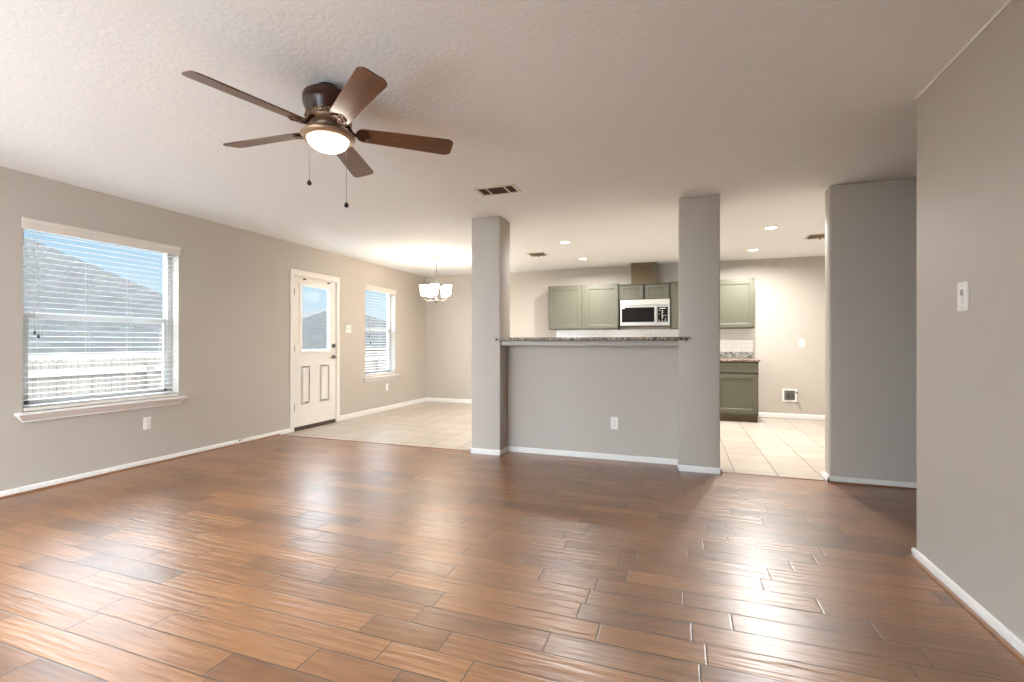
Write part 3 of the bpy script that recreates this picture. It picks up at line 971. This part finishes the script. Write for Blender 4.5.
# cable stub at the baseboard joint
o = thing('cable_stub', (XL + BT, 3.99, 0.0), 'short dark cable stub at a joint in the left baseboard', 'cable')
MB().lathe([(0.007, 0), (0.007, 0.012), (0.003, 0.013), (0.003, 0.020), (0.0, 0.020)], 10, Matrix.Translation((0, 0, 0.046)) @ rx).build('connector', M['slot'], o)
MB().tube([(0.012, 0, 0.046), (0.030, 0.012, 0.058), (0.026, 0.045, 0.062), (0.014, 0.075, 0.056)], 0.0035, 6).build('cable_end', M['wire'], o)

# ------------------------------------------------------------------ breakfast bar top
tag(MB().box(-1.760, 0.052, 4.440, 4.90, 1.1665, 1.197, 0.006, 2).build('bar_countertop', M['granite']),
    'speckled brown granite bar top on the grey half wall', 'countertop')
bt = bpy.data.objects['bar_countertop']
# notch the slab around the pillars: rebuilt as three solid pieces in one mesh
bm = MB()
bm.box(-1.760, 0.052, 4.440, 4.4868, 1.1665, 1.197, 0.005, 2)
bm.box(PL[1] + 0.0005, PR[0] - 0.0005, 4.480, 4.797, 1.1665, 1.197)
bm.box(-1.760, 0.052, 4.7905, 4.90, 1.1665, 1.197, 0.005, 2)
me = bpy.data.meshes.new('bar_countertop'); bm.bm.to_mesh(me); bm.bm.free(); me.materials.append(M['granite'])
bt.data = me

# ------------------------------------------------------------------ kitchen cabinets
UF = 7.84       # front of wall cabinets
UB = YB         # back


def cab_door(x0, x1, z0, z1, yf, parent, name='door', fw=0.055, t=0.019):
    """framed recessed panel door, front face at yf - t"""
    m = MB()
    y0, y1 = yf - t, yf
    m.box(x0, x0 + fw, y0, y1, z0, z1, 0.0035).box(x1 - fw, x1, y0, y1, z0, z1, 0.0035)
    m.box(x0 + fw - 0.002, x1 - fw + 0.002, y0, y1, z0, z0 + fw, 0.0035).box(x0 + fw - 0.002, x1 - fw + 0.002, y0, y1, z1 - fw, z1, 0.0035)
    # bevelled bead down to the flat field
    lo = []
    for ins, yy in ((-0.001, y0 + 0.002), (0.008, y0 + 0.0035), (0.012, y0 + 0.009), (0.013, y0 + 0.010)):
        a = fw + ins
        lo.append([(x0 + a, yy, z0 + a), (x1 - a, yy, z0 + a), (x1 - a, yy, z1 - a), (x0 + a, yy, z1 - a)])
    m.loft(lo, caps=False)
    a = fw + 0.012
    m.box(x0 + a, x1 - a, y0 + 0.0095, y1 - 0.001, z0 + a, z1 - a)
    return m.build(name, M['cab'], parent)


def wall_cabinet(x0, x1, z0, z1, doors, label, framed=True):
    c = thing('wall_cabinet', ((x0 + x1) / 2, UB, z0), label, 'cabinet', 'sage wall cabinets')
    ox = (x0 + x1) / 2
    depth = UB - UF
    m = MB()
    m.box(x0 - ox, x1 - ox, -depth + (0.019 if framed else 0.06), -0.001, 0, z1 - z0, 0.001)
    # face frame
    fwid = 0.03 if framed else 0.012
    fd = 0.02 if framed else 0.07
    m.box(x0 - ox, x0 - ox + fwid, -depth, -depth + fd, 0, z1 - z0, 0.001).box(x1 - ox - fwid, x1 - ox, -depth, -depth + fd, 0, z1 - z0, 0.001)
    m.box(x0 - ox, x1 - ox, -depth, -depth + fd, 0, fwid, 0.001).box(x0 - ox, x1 - ox, -depth, -depth + fd, z1 - z0 - fwid, z1 - z0, 0.001)
    if framed: m.box(-0.03, 0.03, -depth, -depth + 0.02, 0.03, z1 - z0 - 0.03)
    m.build('carcass', M['cab'], c)
    for (a, b_, fw) in doors:
        cab_door(a - ox, b_ - ox, 0.012, z1 - z0 - 0.022, -depth, c, fw=fw)
    return c


wall_cabinet(-2.119, -0.937, 1.373, 2.115, [(-2.106, -1.552, 0.055), (-1.494, -0.948, 0.055)], 'wide sage green wall cabinet with two doors left of the microwave')
wall_cabinet(-0.935, -0.143, 1.838, 2.100, [(-0.915, -0.553, 0.05), (-0.525, -0.163, 0.05)], 'low sage green wall cabinet directly above the microwave', False)
wall_cabinet(-0.141, 1.050, 1.366, 2.110, [(-0.128, 0.435, 0.055), (0.478, 1.040, 0.055)], 'sage green wall cabinet right of the microwave behind the pillar')

tag(MB().box(-0.744, -0.375, UF + 0.01, UB - 0.002, 2.1005, H - 0.0005, 0.001).build('duct_cover', M['duct']),
    'olive brown wooden duct cover between microwave cabinet and ceiling', 'duct cover')
dc = bpy.data.objects['duct_cover']
MB().box(-0.375, -0.357, UF + 0.006, UF + 0.03, 2.1005, H - 0.001).build('corner_moulding', M['cab'], dc)

# microwave
mw = thing('microwave', (-0.528, UB, 1.408), 'stainless over range microwave with black window under the wall cabinet', 'microwave')
MX0, MX1, MD, MH = -0.379, 0.381, 0.40, 0.428
MB().box(MX0, MX1, -MD + 0.022, -0.002, 0.012, MH, 0.003).build('body', M['steel'], mw)
MB().box(MX0, MX1, -MD + 0.002, -MD + 0.022, MH - 0.085, MH, 0.004).build('vent_panel', M['steel_light'], mw)
dr = MB()
wx0, wx1, wz0, wz1 = -0.352, 0.150, 0.070, 0.302
dz1 = MH - 0.088
dr.box(MX0, wx0, -MD, -MD + 0.022, 0.014, dz1, 0.003).box(wx1, 0.190, -MD, -MD + 0.022, 0.014, dz1, 0.003)
dr.box(wx0 - 0.002, wx1 + 0.002, -MD, -MD + 0.022, 0.014, wz0, 0.003).box(wx0 - 0.002, wx1 + 0.002, -MD, -MD + 0.022, wz1, dz1, 0.003)
door_ = dr.build('door', M['steel'], mw)
MB().box(wx0, wx1, -MD + 0.002, -MD + 0.008, wz0, wz1).build('window', M['black_glass'], door_)
MB().tube([(0.172, -MD - 0.028, 0.040), (0.172, -MD - 0.030, 0.17), (0.172, -MD - 0.028, dz1 - 0.025)], 0.011, 10).box(0.164, 0.180, -MD - 0.026, -MD + 0.002, 0.045, 0.060).box(0.164, 0.180, -MD - 0.026, -MD + 0.002, dz1 - 0.045, dz1 - 0.030).build('handle', M['steel_light'], door_)
MB().box(-0.350, -0.305, -MD - 0.0005, -MD + 0.001, wz1 - 0.020, wz1 + 0.004).build('badge', M['steel_light'], door_)
pn = MB().box(0.193, MX1, -MD, -MD + 0.022, 0.014, dz1, 0.003).build('control_panel', M['steel'], mw)
MB().box(0.198, 0.352, -MD - 0.001, -MD + 0.002, wz0, wz1, 0.0005).build('keypad_glass', M['black_glass'], pn)
for r_ in range(7):
    for c_ in range(3):
        if random.random() < 0.25: continue
        w_ = random.uniform(0.010, 0.028)
        xk = 0.225 + c_ * 0.045
        zk = wz0 + 0.022 + r_ * 0.026
        MB().box(xk - w_ / 2, xk + w_ / 2, -MD - 0.0016, -MD - 0.0008, zk - 0.005, zk + 0.005).build('key', M['key'], pn)
MB().box(0.225, 0.318, -MD - 0.0016, -MD - 0.0008, wz1 - 0.028, wz1 - 0.016).build('display', M['key'], pn)
MB().box(MX0 + 0.02, MX1 - 0.02, -MD + 0.03, -0.05, 0.0, 0.012).build('underside_grille', M['slot'], mw)

# base cabinet, counter, backsplashes right of the range
BF = 7.545
bc = thing('base_cabinet', (0.60, YB, 0.0), 'sage green base cabinet under the granite counter at the kitchen back wall', 'cabinet')
bx0, bx1 = 0.14 - 0.60, 1.060 - 0.60
dep = YB - BF
m = MB()
m.box(bx0, bx1, -dep + 0.02, -0.001, 0.10, 0.876, 0.001)
m.box(bx0, bx0 + 0.025, -dep, -dep + 0.021, 0.10, 0.876).box(bx1 - 0.025, bx1, -dep, -dep + 0.021, 0.10, 0.876)
m.box(bx0, bx1, -dep, -dep + 0.021, 0.10, 0.135).box(bx0, bx1, -dep, -dep + 0.021, 0.845, 0.876).box(bx0, bx1, -dep, -dep + 0.021, 0.69, 0.725)
m.box(-0.13, -0.09, -dep, -dep + 0.021, 0.10, 0.876)
m.build('carcass', M['cab'], bc)
MB().box(bx0, bx1, -dep + 0.065, -0.001, 0.0, 0.10).build('toe_kick', M['duct'], bc)
for (a, b_) in ((-0.098, bx1 - 0.012), (bx0 + 0.012, -0.122)):
    cab_door(a, b_, 0.128, 0.688, -dep, bc)
    MB().box(a, b_, -dep - 0.019, -dep, 0.718, 0.848, 0.004).build('drawer', M['cab'], bc)
tag(MB().box(0.14, 1.080, BF - 0.035, YB - 0.0005, 0.8765, 0.907, 0.005, 2).build('kitchen_countertop', M['granite']),
    'short granite kitchen counter on the sage base cabinet', 'countertop')
structure(MB().box(0.14, 1.072, YB - 0.02, YB, 0.907, 1.006, 0.002).build('trim_granite_splash', M['granite_pale']), 'granite upstand behind the kitchen counter', 'trim')
structure(MB().box(-2.06, 1.075, YB - 0.012, YB, 1.006, 1.372).build('wall_backsplash', M['splash']), 'white tile backsplash under the wall cabinets', 'backsplash')


# ------------------------------------------------------------------ ceiling fan
FX, FY = -1.687, 1.951
fan = thing('ceiling_fan', (FX, FY, H), 'dark bronze ceiling fan with five brown blades and lit bowl', 'ceiling fan')
prof = [(0.055, 0.0), (0.055, -0.026), (0.100, -0.032), (0.117, -0.044), (0.122, -0.056), (0.122, -0.076), (0.1185, -0.078), (0.1185, -0.086), (0.1215, -0.088),
        (0.119, -0.098), (0.112, -0.114), (0.105, -0.130), (0.098, -0.140), (0.0, -0.141)]
MB().lathe(prof, 56).build('motor_housing', M['bronze'], fan, smooth=True)
# decorated flywheel ring
rg = MB().lathe([(0.094, -0.141), (0.101, -0.146), (0.098, -0.158), (0.103, -0.166), (0.092, -0.180), (0.062, -0.190), (0.0, -0.191)], 56)
for k in range(15):
    a = 2 * PI * k / 15
    p = Vector((math.cos(a), math.sin(a), 0)); q = Vector((-math.sin(a), math.cos(a), 0))
    pts = []
    for j in range(9):
        tt = 2 * PI * j / 8 * 0.85
        pts.append(p * (0.108 - 0.004 * math.sin(tt)) + q * 0.015 * math.cos(tt) + Vector((0, 0, -0.161 + 0.016 * math.sin(tt))))
    rg.tube(pts, 0.0042, 6)
rg.build('scroll_ring', M['antique'], fan, smooth=True)
MB().lathe([(0.062, -0.188), (0.054, -0.200), (0.060, -0.212), (0.086, -0.222), (0.114, -0.230), (0.128, -0.240), (0.132, -0.249), (0.127, -0.259), (0.112, -0.266), (0.102, -0.268), (0.100, -0.258), (0.0, -0.257)], 56).build('light_fitter', M['antique'], fan, smooth=True)
gp = []
for k in range(0, 11):
    a = R(90) * k / 10
    gp.append((0.100 * math.cos(a), -0.262 - 0.062 * math.sin(a)))
gp[-1] = (0.0, -0.324)
MB().lathe(gp, 48, cap=False).build('glass_bowl', M['fanglass'], fan, smooth=True)
for k in range(5):
    ph = R(38.66 + 72 * k)
    pit = R(-14)
    Rm = Matrix.Rotation(ph, 4, 'Z')
    Tb = Rm @ Matrix.Translation((0, 0, 2.221 - H)) @ Matrix.Rotation(pit, 4, 'X')
    # blade outline in local x (out) / y (across)
    r0, r1 = 0.134, 0.632
    out = []
    n = 12
    hwid0, hwid1 = 0.052, 0.066
    for j in range(n + 1):                      # rounded root
        a = PI / 2 + PI * j / n
        out.append((r0 + 0.040 + 0.040 * math.cos(a), hwid0 * math.sin(a)))
    rc_ = 0.028
    for cx, cy, a0 in ((r1 - rc_, -hwid1 + rc_, -PI / 2), (r1 - rc_, hwid1 - rc_, 0)):
        for j in range(7):
            a = a0 + PI / 2 * j / 6
            bulge = 0.008 * (1 - ((cy + rc_ * math.sin(a)) / hwid1) ** 2)
            out.append((cx + rc_ * math.cos(a) + bulge, cy + rc_ * math.sin(a)))
    mbl = MB()
    lo = []
    for zz, sh_ in ((-0.0032, 0.0015), (-0.0022, 0.0), (0.0022, 0.0), (0.0032, 0.0015)):
        lo.append([tuple((x_ * 1.0, y_ * (1 - sh_ / 0.06), zz)) for x_, y_ in out])
    mbl.loft(lo)
    bo = mbl.build('blade', M['blade'], fan, smooth=True, angle=30)
    bo.matrix_local = Tb
    # blade iron: curved arm from the flywheel to a pierced trefoil under the blade root
    ir = MB()
    ir.tube([(0.085, 0, 0.044), (0.100, 0, 0.036), (0.112, 0, 0.012), (0.124, 0, -0.003), (0.146, 0, -0.0075)], [0.010, 0.010, 0.009, 0.009, 0.009], 8)
    for sgn in (-1, 0, 1):
        pts = [(0.138, 0.0, -0.0080), (0.152, 0.018 * sgn, -0.0080), (0.172, 0.033 * sgn, -0.0080), (0.190, 0.027 * sgn, -0.0080), (0.202, 0.010 * sgn, -0.0080)]
        ir.tube(pts, [0.007, 0.0055, 0.005, 0.005, 0.004], 6)
        ir.lathe([(0.0065, -0.002), (0.006, 0.002), (0.0, 0.003)], 10, Matrix.Translation((0.178 if sgn else 0.200, 0.033 * sgn, -0.011)) @ Matrix.Rotation(PI, 4, 'X'))
    loopp = [(0.168 + 0.015 * math.cos(2 * PI * j / 14), 0.017 * math.sin(2 * PI * j / 14), -0.0080) for j in range(15)]
    ir.tube(loopp, 0.004, 6)
    io = ir.build('blade_iron', M['bladeiron'], bo, smooth=True)
for (dx, dy, zz) in ((-0.089, -0.034, 1.956), (0.089, 0.029, 1.842)):
    ch = MB()
    z = H - 0.252
    ch.tube([(dx, dy, -0.252), (dx, dy, zz - H + 0.012)], 0.0009, 6)
    zz_ = -0.256
    while zz_ > zz - H + 0.014:
        ch.lathe([(0.0, 0.0016), (0.0015, 0.0006), (0.0015, -0.0006), (0.0, -0.0016)], 6, Matrix.Translation((dx, dy, zz_)), cap=False)
        zz_ -= 0.006
    co = ch.build('pull_chain', M['chain'], fan)
    MB().lathe([(0.002, 0.016), (0.006, 0.012), (0.0105, 0.004), (0.0115, -0.003), (0.008, -0.010), (0.0, -0.013)], 16, Matrix.Translation((dx, dy, zz - H))).build('pull_knob', M['knob'], co, smooth=True)

# ------------------------------------------------------------------ chandelier
CX, CY = -3.475, 6.35
chd = thing('chandelier', (CX, CY, H), 'brushed nickel chandelier with five lit white glass shades over dining area', 'chandelier')
MB().lathe([(0.062, 0.0), (0.062, -0.006), (0.052, -0.020), (0.016, -0.030), (0.010, -0.045), (0.0, -0.046)], 32).build('canopy', M['satin'], chd, smooth=True)
MB().tube([(0, 0, -0.040), (0, 0, -0.645)], 0.0055, 10).lathe([(0.010, -0.20), (0.010, -0.215)], 12).build('rod', M['satin'], chd, smooth=True)
MB().lathe([(0.012, -0.590), (0.016, -0.610), (0.013, -0.630), (0.022, -0.640), (0.024, -0.660), (0.012, -0.672), (0.010, -0.684), (0.004, -0.694), (0.0, -0.696)], 24).build('hub', M['satin'], chd, smooth=True)
AR = 0.185
for k in range(5):
    a = R(-69.3 + 72 * k)
    ca, sa = math.cos(a), math.sin(a)
    P = lambda r_, z_: (r_ * ca, r_ * sa, z_)
    MB().tube([P(0.015, -0.655), P(0.06, -0.657), P(0.12, -0.657), P(AR - 0.03, -0.655), P(AR - 0.008, -0.645), P(AR, -0.625), P(AR, -0.600)], [0.007, 0.006, 0.006, 0.006, 0.006, 0.006, 0.006], 8).lathe(
        [(0.010, -0.605), (0.024, -0.600), (0.027, -0.590), (0.024, -0.584), (0.0, -0.584)], 16, Matrix.Translation((AR * ca, AR * sa, 0))).build('arm', M['satin'], chd, smooth=True)
    MB().lathe([(0.022, -0.586), (0.040, -0.584), (0.046, -0.560), (0.054, -0.500), (0.063, -0.430), (0.060, -0.430), (0.051, -0.500), (0.043, -0.560), (0.037, -0.578), (0.0, -0.580)], 28,
               Matrix.Translation((AR * ca, AR * sa, 0)), cap=False).build('lamp_shade', M['shade'], chd, smooth=True)

# ------------------------------------------------------------------ recessed lights (each lamp's own light is part of its builder)
CANS = [(-1.390, 5.95, 'recessed downlight nearest the left pillar, nearer the bar'), (-1.400, 7.19, 'recessed downlight in front of the double wall cabinet'),
        (0.966, 5.97, 'larger looking recessed downlight just beyond the kitchen opening'), (0.960, 7.30, 'recessed downlight nearest the right wall cabinet')]
proto = None
for (x, y, lab) in CANS:
    if proto is None:
        proto = thing('recessed_light', (x, y, H), lab, 'downlight', 'kitchen downlights')
        MB().lathe([(0.082, 0.0), (0.080, -0.006), (0.066, -0.008), (0.058, -0.003), (0.058, 0.0)], 36, cap=False).build('trim_ring', M['trim'], proto, smooth=True)
        MB().lathe([(0.058, -0.003), (0.030, -0.0045), (0.0, -0.005)], 36, cap=False).build('lens', M['can'], proto, smooth=True)
        c_ = proto
    else:
        c_ = copy_tree(proto)
        c_.location = (x, y, H)
        c_['label'] = lab
    ld = bpy.data.lights.new('downlight_beam', 'AREA')
    ld.shape = 'DISK'; ld.size = 0.10; ld.spread = R(168); ld.energy = CAN_W; ld.color = (1.0, 0.975, 0.935)
    lo_ = bpy.data.objects.new('downlight_beam', ld); COL.objects.link(lo_)
    lo_.parent = c_
    lo_.location = (0, 0, -0.010)

# ------------------------------------------------------------------ ceiling registers
vt = thing('ceiling_vent', (-1.455, 3.727, H), 'rectangular white ceiling register in front of the left pillar', 'vent')
hw_, hd_ = 0.180, 0.106
f = MB()
for (a, b_, c_, e_) in ((-hw_, hw_, -hd_, -hd_ + 0.026), (-hw_, hw_, hd_ - 0.026, hd_), (-hw_, -hw_ + 0.026, -hd_ + 0.026, hd_ - 0.026), (hw_ - 0.026, hw_, -hd_ + 0.026, hd_ - 0.026)):
    f.box(a, b_, c_, e_, -0.008, -0.0005, 0.002)
for xx in (-0.075, 0.085):
    f.box(xx - 0.007, xx + 0.007, -hd_ + 0.02, hd_ - 0.02, -0.009, -0.001, 0.001)
f.build('frame', M['vent_metal'], vt)
MB().box(-hw_ + 0.02, hw_ - 0.02, -hd_ + 0.02, hd_ - 0.02, -0.0016, -0.0004).build('duct_opening', M['vent_dark'], vt)
lv = MB()
for k in range(8):      # centre louvres run lengthwise
    yy = -hd_ + 0.034 + k * 0.0195
    lv.box(-0.068, 0.078, -0.007, 0.007, -0.0005, 0.0005, mat=Matrix.Translation((0, yy, -0.0055)) @ Matrix.Rotation(R(-50), 4, 'X'))
lv.build('centre_louvers', M['vent_dark'], vt)
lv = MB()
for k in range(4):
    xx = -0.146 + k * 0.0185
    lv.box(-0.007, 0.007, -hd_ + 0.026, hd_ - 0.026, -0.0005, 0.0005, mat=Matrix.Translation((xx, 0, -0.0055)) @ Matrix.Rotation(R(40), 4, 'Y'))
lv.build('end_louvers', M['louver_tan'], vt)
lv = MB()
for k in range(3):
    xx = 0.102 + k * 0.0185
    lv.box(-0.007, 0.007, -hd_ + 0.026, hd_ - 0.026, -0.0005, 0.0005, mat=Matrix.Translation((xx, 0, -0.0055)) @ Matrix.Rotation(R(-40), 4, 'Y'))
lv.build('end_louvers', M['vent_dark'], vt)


def small_vent(loc, label):
    v_ = thing('ceiling_vent', loc, label, 'vent', 'small kitchen ceiling vents')
    s = 0.125
    f_ = MB()
    for (a, b_, c_, e_) in ((-s, s, -s, -s + 0.022), (-s, s, s - 0.022, s), (-s, -s + 0.022, -s + 0.022, s - 0.022), (s - 0.022, s, -s + 0.022, s - 0.022)):
        f_.box(a, b_, c_, e_, -0.010, -0.0005, 0.002)
    f_.build('frame', M['vent_metal'], v_)
    l_ = MB()
    for k in range(4):      # four way louvres, square rings pointing outwards
        q = 0.020 + k * 0.024
        for rot in range(4):
            l_.box(-q, q, -0.009, 0.009, -0.0006, 0.0006, mat=Matrix.Rotation(rot * PI / 2, 4, 'Z') @ Matrix.Translation((0, -q, -0.010)) @ Matrix.Rotation(R(42), 4, 'X'))
    l_.build('louvers', M['louver_tan'], v_)
    MB().box(-s + 0.02, s - 0.02, -s + 0.02, s - 0.02, -0.0016, -0.0004).build('duct_opening', M['slot'], v_)
    MB().tube([(0.02, 0, -0.012), (0.02, 0, -0.042)], 0.003, 6).box(0.012, 0.028, -0.003, 0.003, -0.050, -0.040, 0.001).build('damper_lever', M['slot'], v_)
    return v_


small_vent((-1.955, 6.595, H), 'small square ceiling vent nearest the left pillar')
small_vent((1.575, 6.62, H), 'small square ceiling vent half hidden by the wing wall')

# ------------------------------------------------------------------ outside
GZ = -0.95
structure(MB().box(-40, XL - WT - 0.02, -30, 60, GZ - 0.1, GZ).build('ground', M['dirt']), 'dry lawn of the back yard outside the windows', 'ground')
M['patio'] = plain('pale_concrete', (0.66, 0.65, 0.63), 0.8, var=0.05)
structure(MB().box(XL - WT - 0.015, 14, -25, YREAR - WT - 0.01, -0.35, -0.15).build('ground_bounce_rear', M['patio']), 'unseen pale concrete patio added behind the viewer to bounce daylight', 'ground')  # unseen slab added to bounce daylight up through the rear window
M['terrace'] = plain('grey_concrete', (0.42, 0.415, 0.40), 0.85, var=0.08)
structure(MB().box(-9.0, XL - WT - 0.02, -12, 16, GZ, GZ + 0.08).build('ground_bounce_left', M['terrace']), 'unseen concrete terrace added below the left windows to bounce daylight', 'ground')  # added out of view to throw skylight up onto the ceiling
# picket fence: one run of boards
fx = -9.5
fc = thing('wooden_fence', (fx, 8.0, GZ), 'weathered wooden privacy fence outside the windows', 'fence')
pk = MB()
yy = -12.0
while yy < 30:
    w_ = 0.088
    top = 0.885 - GZ + random.uniform(-0.012, 0.012)
    pk.poly([(0, yy, 0.02), (0, yy + w_, 0.02), (0, yy + w_, top - 0.03), (0, yy + w_ - 0.03, top), (0, yy + 0.03, top), (0, yy, top - 0.03)], 0.018, (1, 0, 0))
    yy += 0.098
pk.build('pickets', M['fence'], fc)
for z in (0.30, 0.95, 1.60):
    MB().box(0.019, 0.058, -12, 30, z - 0.045, z + 0.045).build('rail', M['fascia'], fc)
yy = -11.5
while yy < 30:
    MB().box(0.058, 0.148, yy - 0.045, yy + 0.045, 0.0, 1.78).build('post', M['fence'], fc)
    yy += 2.4


def hip_house(label, ex, y0, y1, eave, pitch, depth):
    """hipped roof; eave front at x=ex, running y0..y1, house extends towards -x by depth"""
    h_ = thing('house', (ex, (y0 + y1) / 2, GZ - 0.8), label, 'house', 'neighbouring houses')
    zc = -(GZ - 0.8)
    yo = (y0 + y1) / 2
    tp = math.tan(pitch)
    half = depth / 2
    rz = eave + half * tp
    a = [(0, y0 - yo, eave + zc), (0, y1 - yo, eave + zc), (-depth, y1 - yo, eave + zc), (-depth, y0 - yo, eave + zc)]
    r0_ = (-half, y0 - yo + half, rz + zc); r1_ = (-half, y1 - yo - half, rz + zc)
    MB().faces(a + [r0_, r1_], [(0, 1, 5, 4), (1, 2, 5), (2, 3, 4, 5), (3, 0, 4), (3, 2, 1, 0)]).build('roof', M['shingle'], h_)
    f_ = MB()
    f_.box(-0.02, 0.03, y0 - yo - 0.03, y1 - yo + 0.03, eave + zc - 0.14, eave + zc + 0.02)
    f_.box(-depth - 0.03, 0.02, y0 - yo - 0.03, y0 - yo + 0.02, eave + zc - 0.14, eave + zc + 0.02).box(-depth - 0.03, 0.02, y1 - yo - 0.02, y1 - yo + 0.03, eave + zc - 0.14, eave + zc + 0.02)
    f_.build('fascia', M['fascia'], h_)
    MB().box(-depth + 0.4, -0.4, y0 - yo + 0.4, y1 - yo - 0.4, 0.0, eave + zc - 0.01).build('wall', M['siding'], h_)
    return h_


hip_house('grey shingled hip roof house seen through the large left window', -14.0, 0.0, 14.5, 0.85, R(33.4), 11.0)
hb = thing('house', (-24.0, 34.5, GZ - 0.8), 'grey shingled house with a peaked roof seen through the door glass', 'house', 'neighbouring houses')
zb = -(GZ - 0.8)
MB().faces([(0, -16.2, 0.73 + zb), (0, 15.5, 0.73 + zb), (-9.5, 15.5, 0.73 + zb), (-9.5, -16.2, 0.73 + zb), (-4.5, 0, 4.46 + zb)],
           [(0, 1, 4), (1, 2, 4), (2, 3, 4), (3, 0, 4), (3, 2, 1, 0)]).build('roof', M['shingle'], hb)
MB().box(-0.03, 0.03, -16.2, 15.5, 0.58 + zb, 0.75 + zb).box(-9.5, 0.0, -16.23, -16.17, 0.58 + zb, 0.75 + zb).build('fascia', M['fascia'], hb)
MB().box(-9.1, -0.4, -15.8, 15.1, 0.0, 0.725 + zb).build('wall', M['siding'], hb)

# bare shrub outside
sb = MB()
random.seed(11)


def twig(p, dirv, ln, rad, depth_):
    q = p + dirv * ln
    sb.tube([p, p + dirv * ln * 0.5 + Vector((random.uniform(-1, 1), random.uniform(-1, 1), 0)) * ln * 0.05, q], [rad, rad * 0.85, rad * 0.65], 5)
    if depth_:
        for _ in range(3):
            nd = (dirv + Vector((random.uniform(-.6, .6), random.uniform(-.6, .6), random.uniform(-.1, .5)))).normalized()
            twig(q, nd, ln * random.uniform(0.55, 0.8), rad * 0.62, depth_ - 1)


twig(Vector((0, 0, 0)), Vector((0.02, 0.03, 1)).normalized(), 0.85, 0.022, 4)
so = sb.build('bare_shrub', M['bark'])
so.location = (-8.2, 5.30, GZ)
tag(so, 'leafless shrub standing by the fence outside the large window', 'shrub')
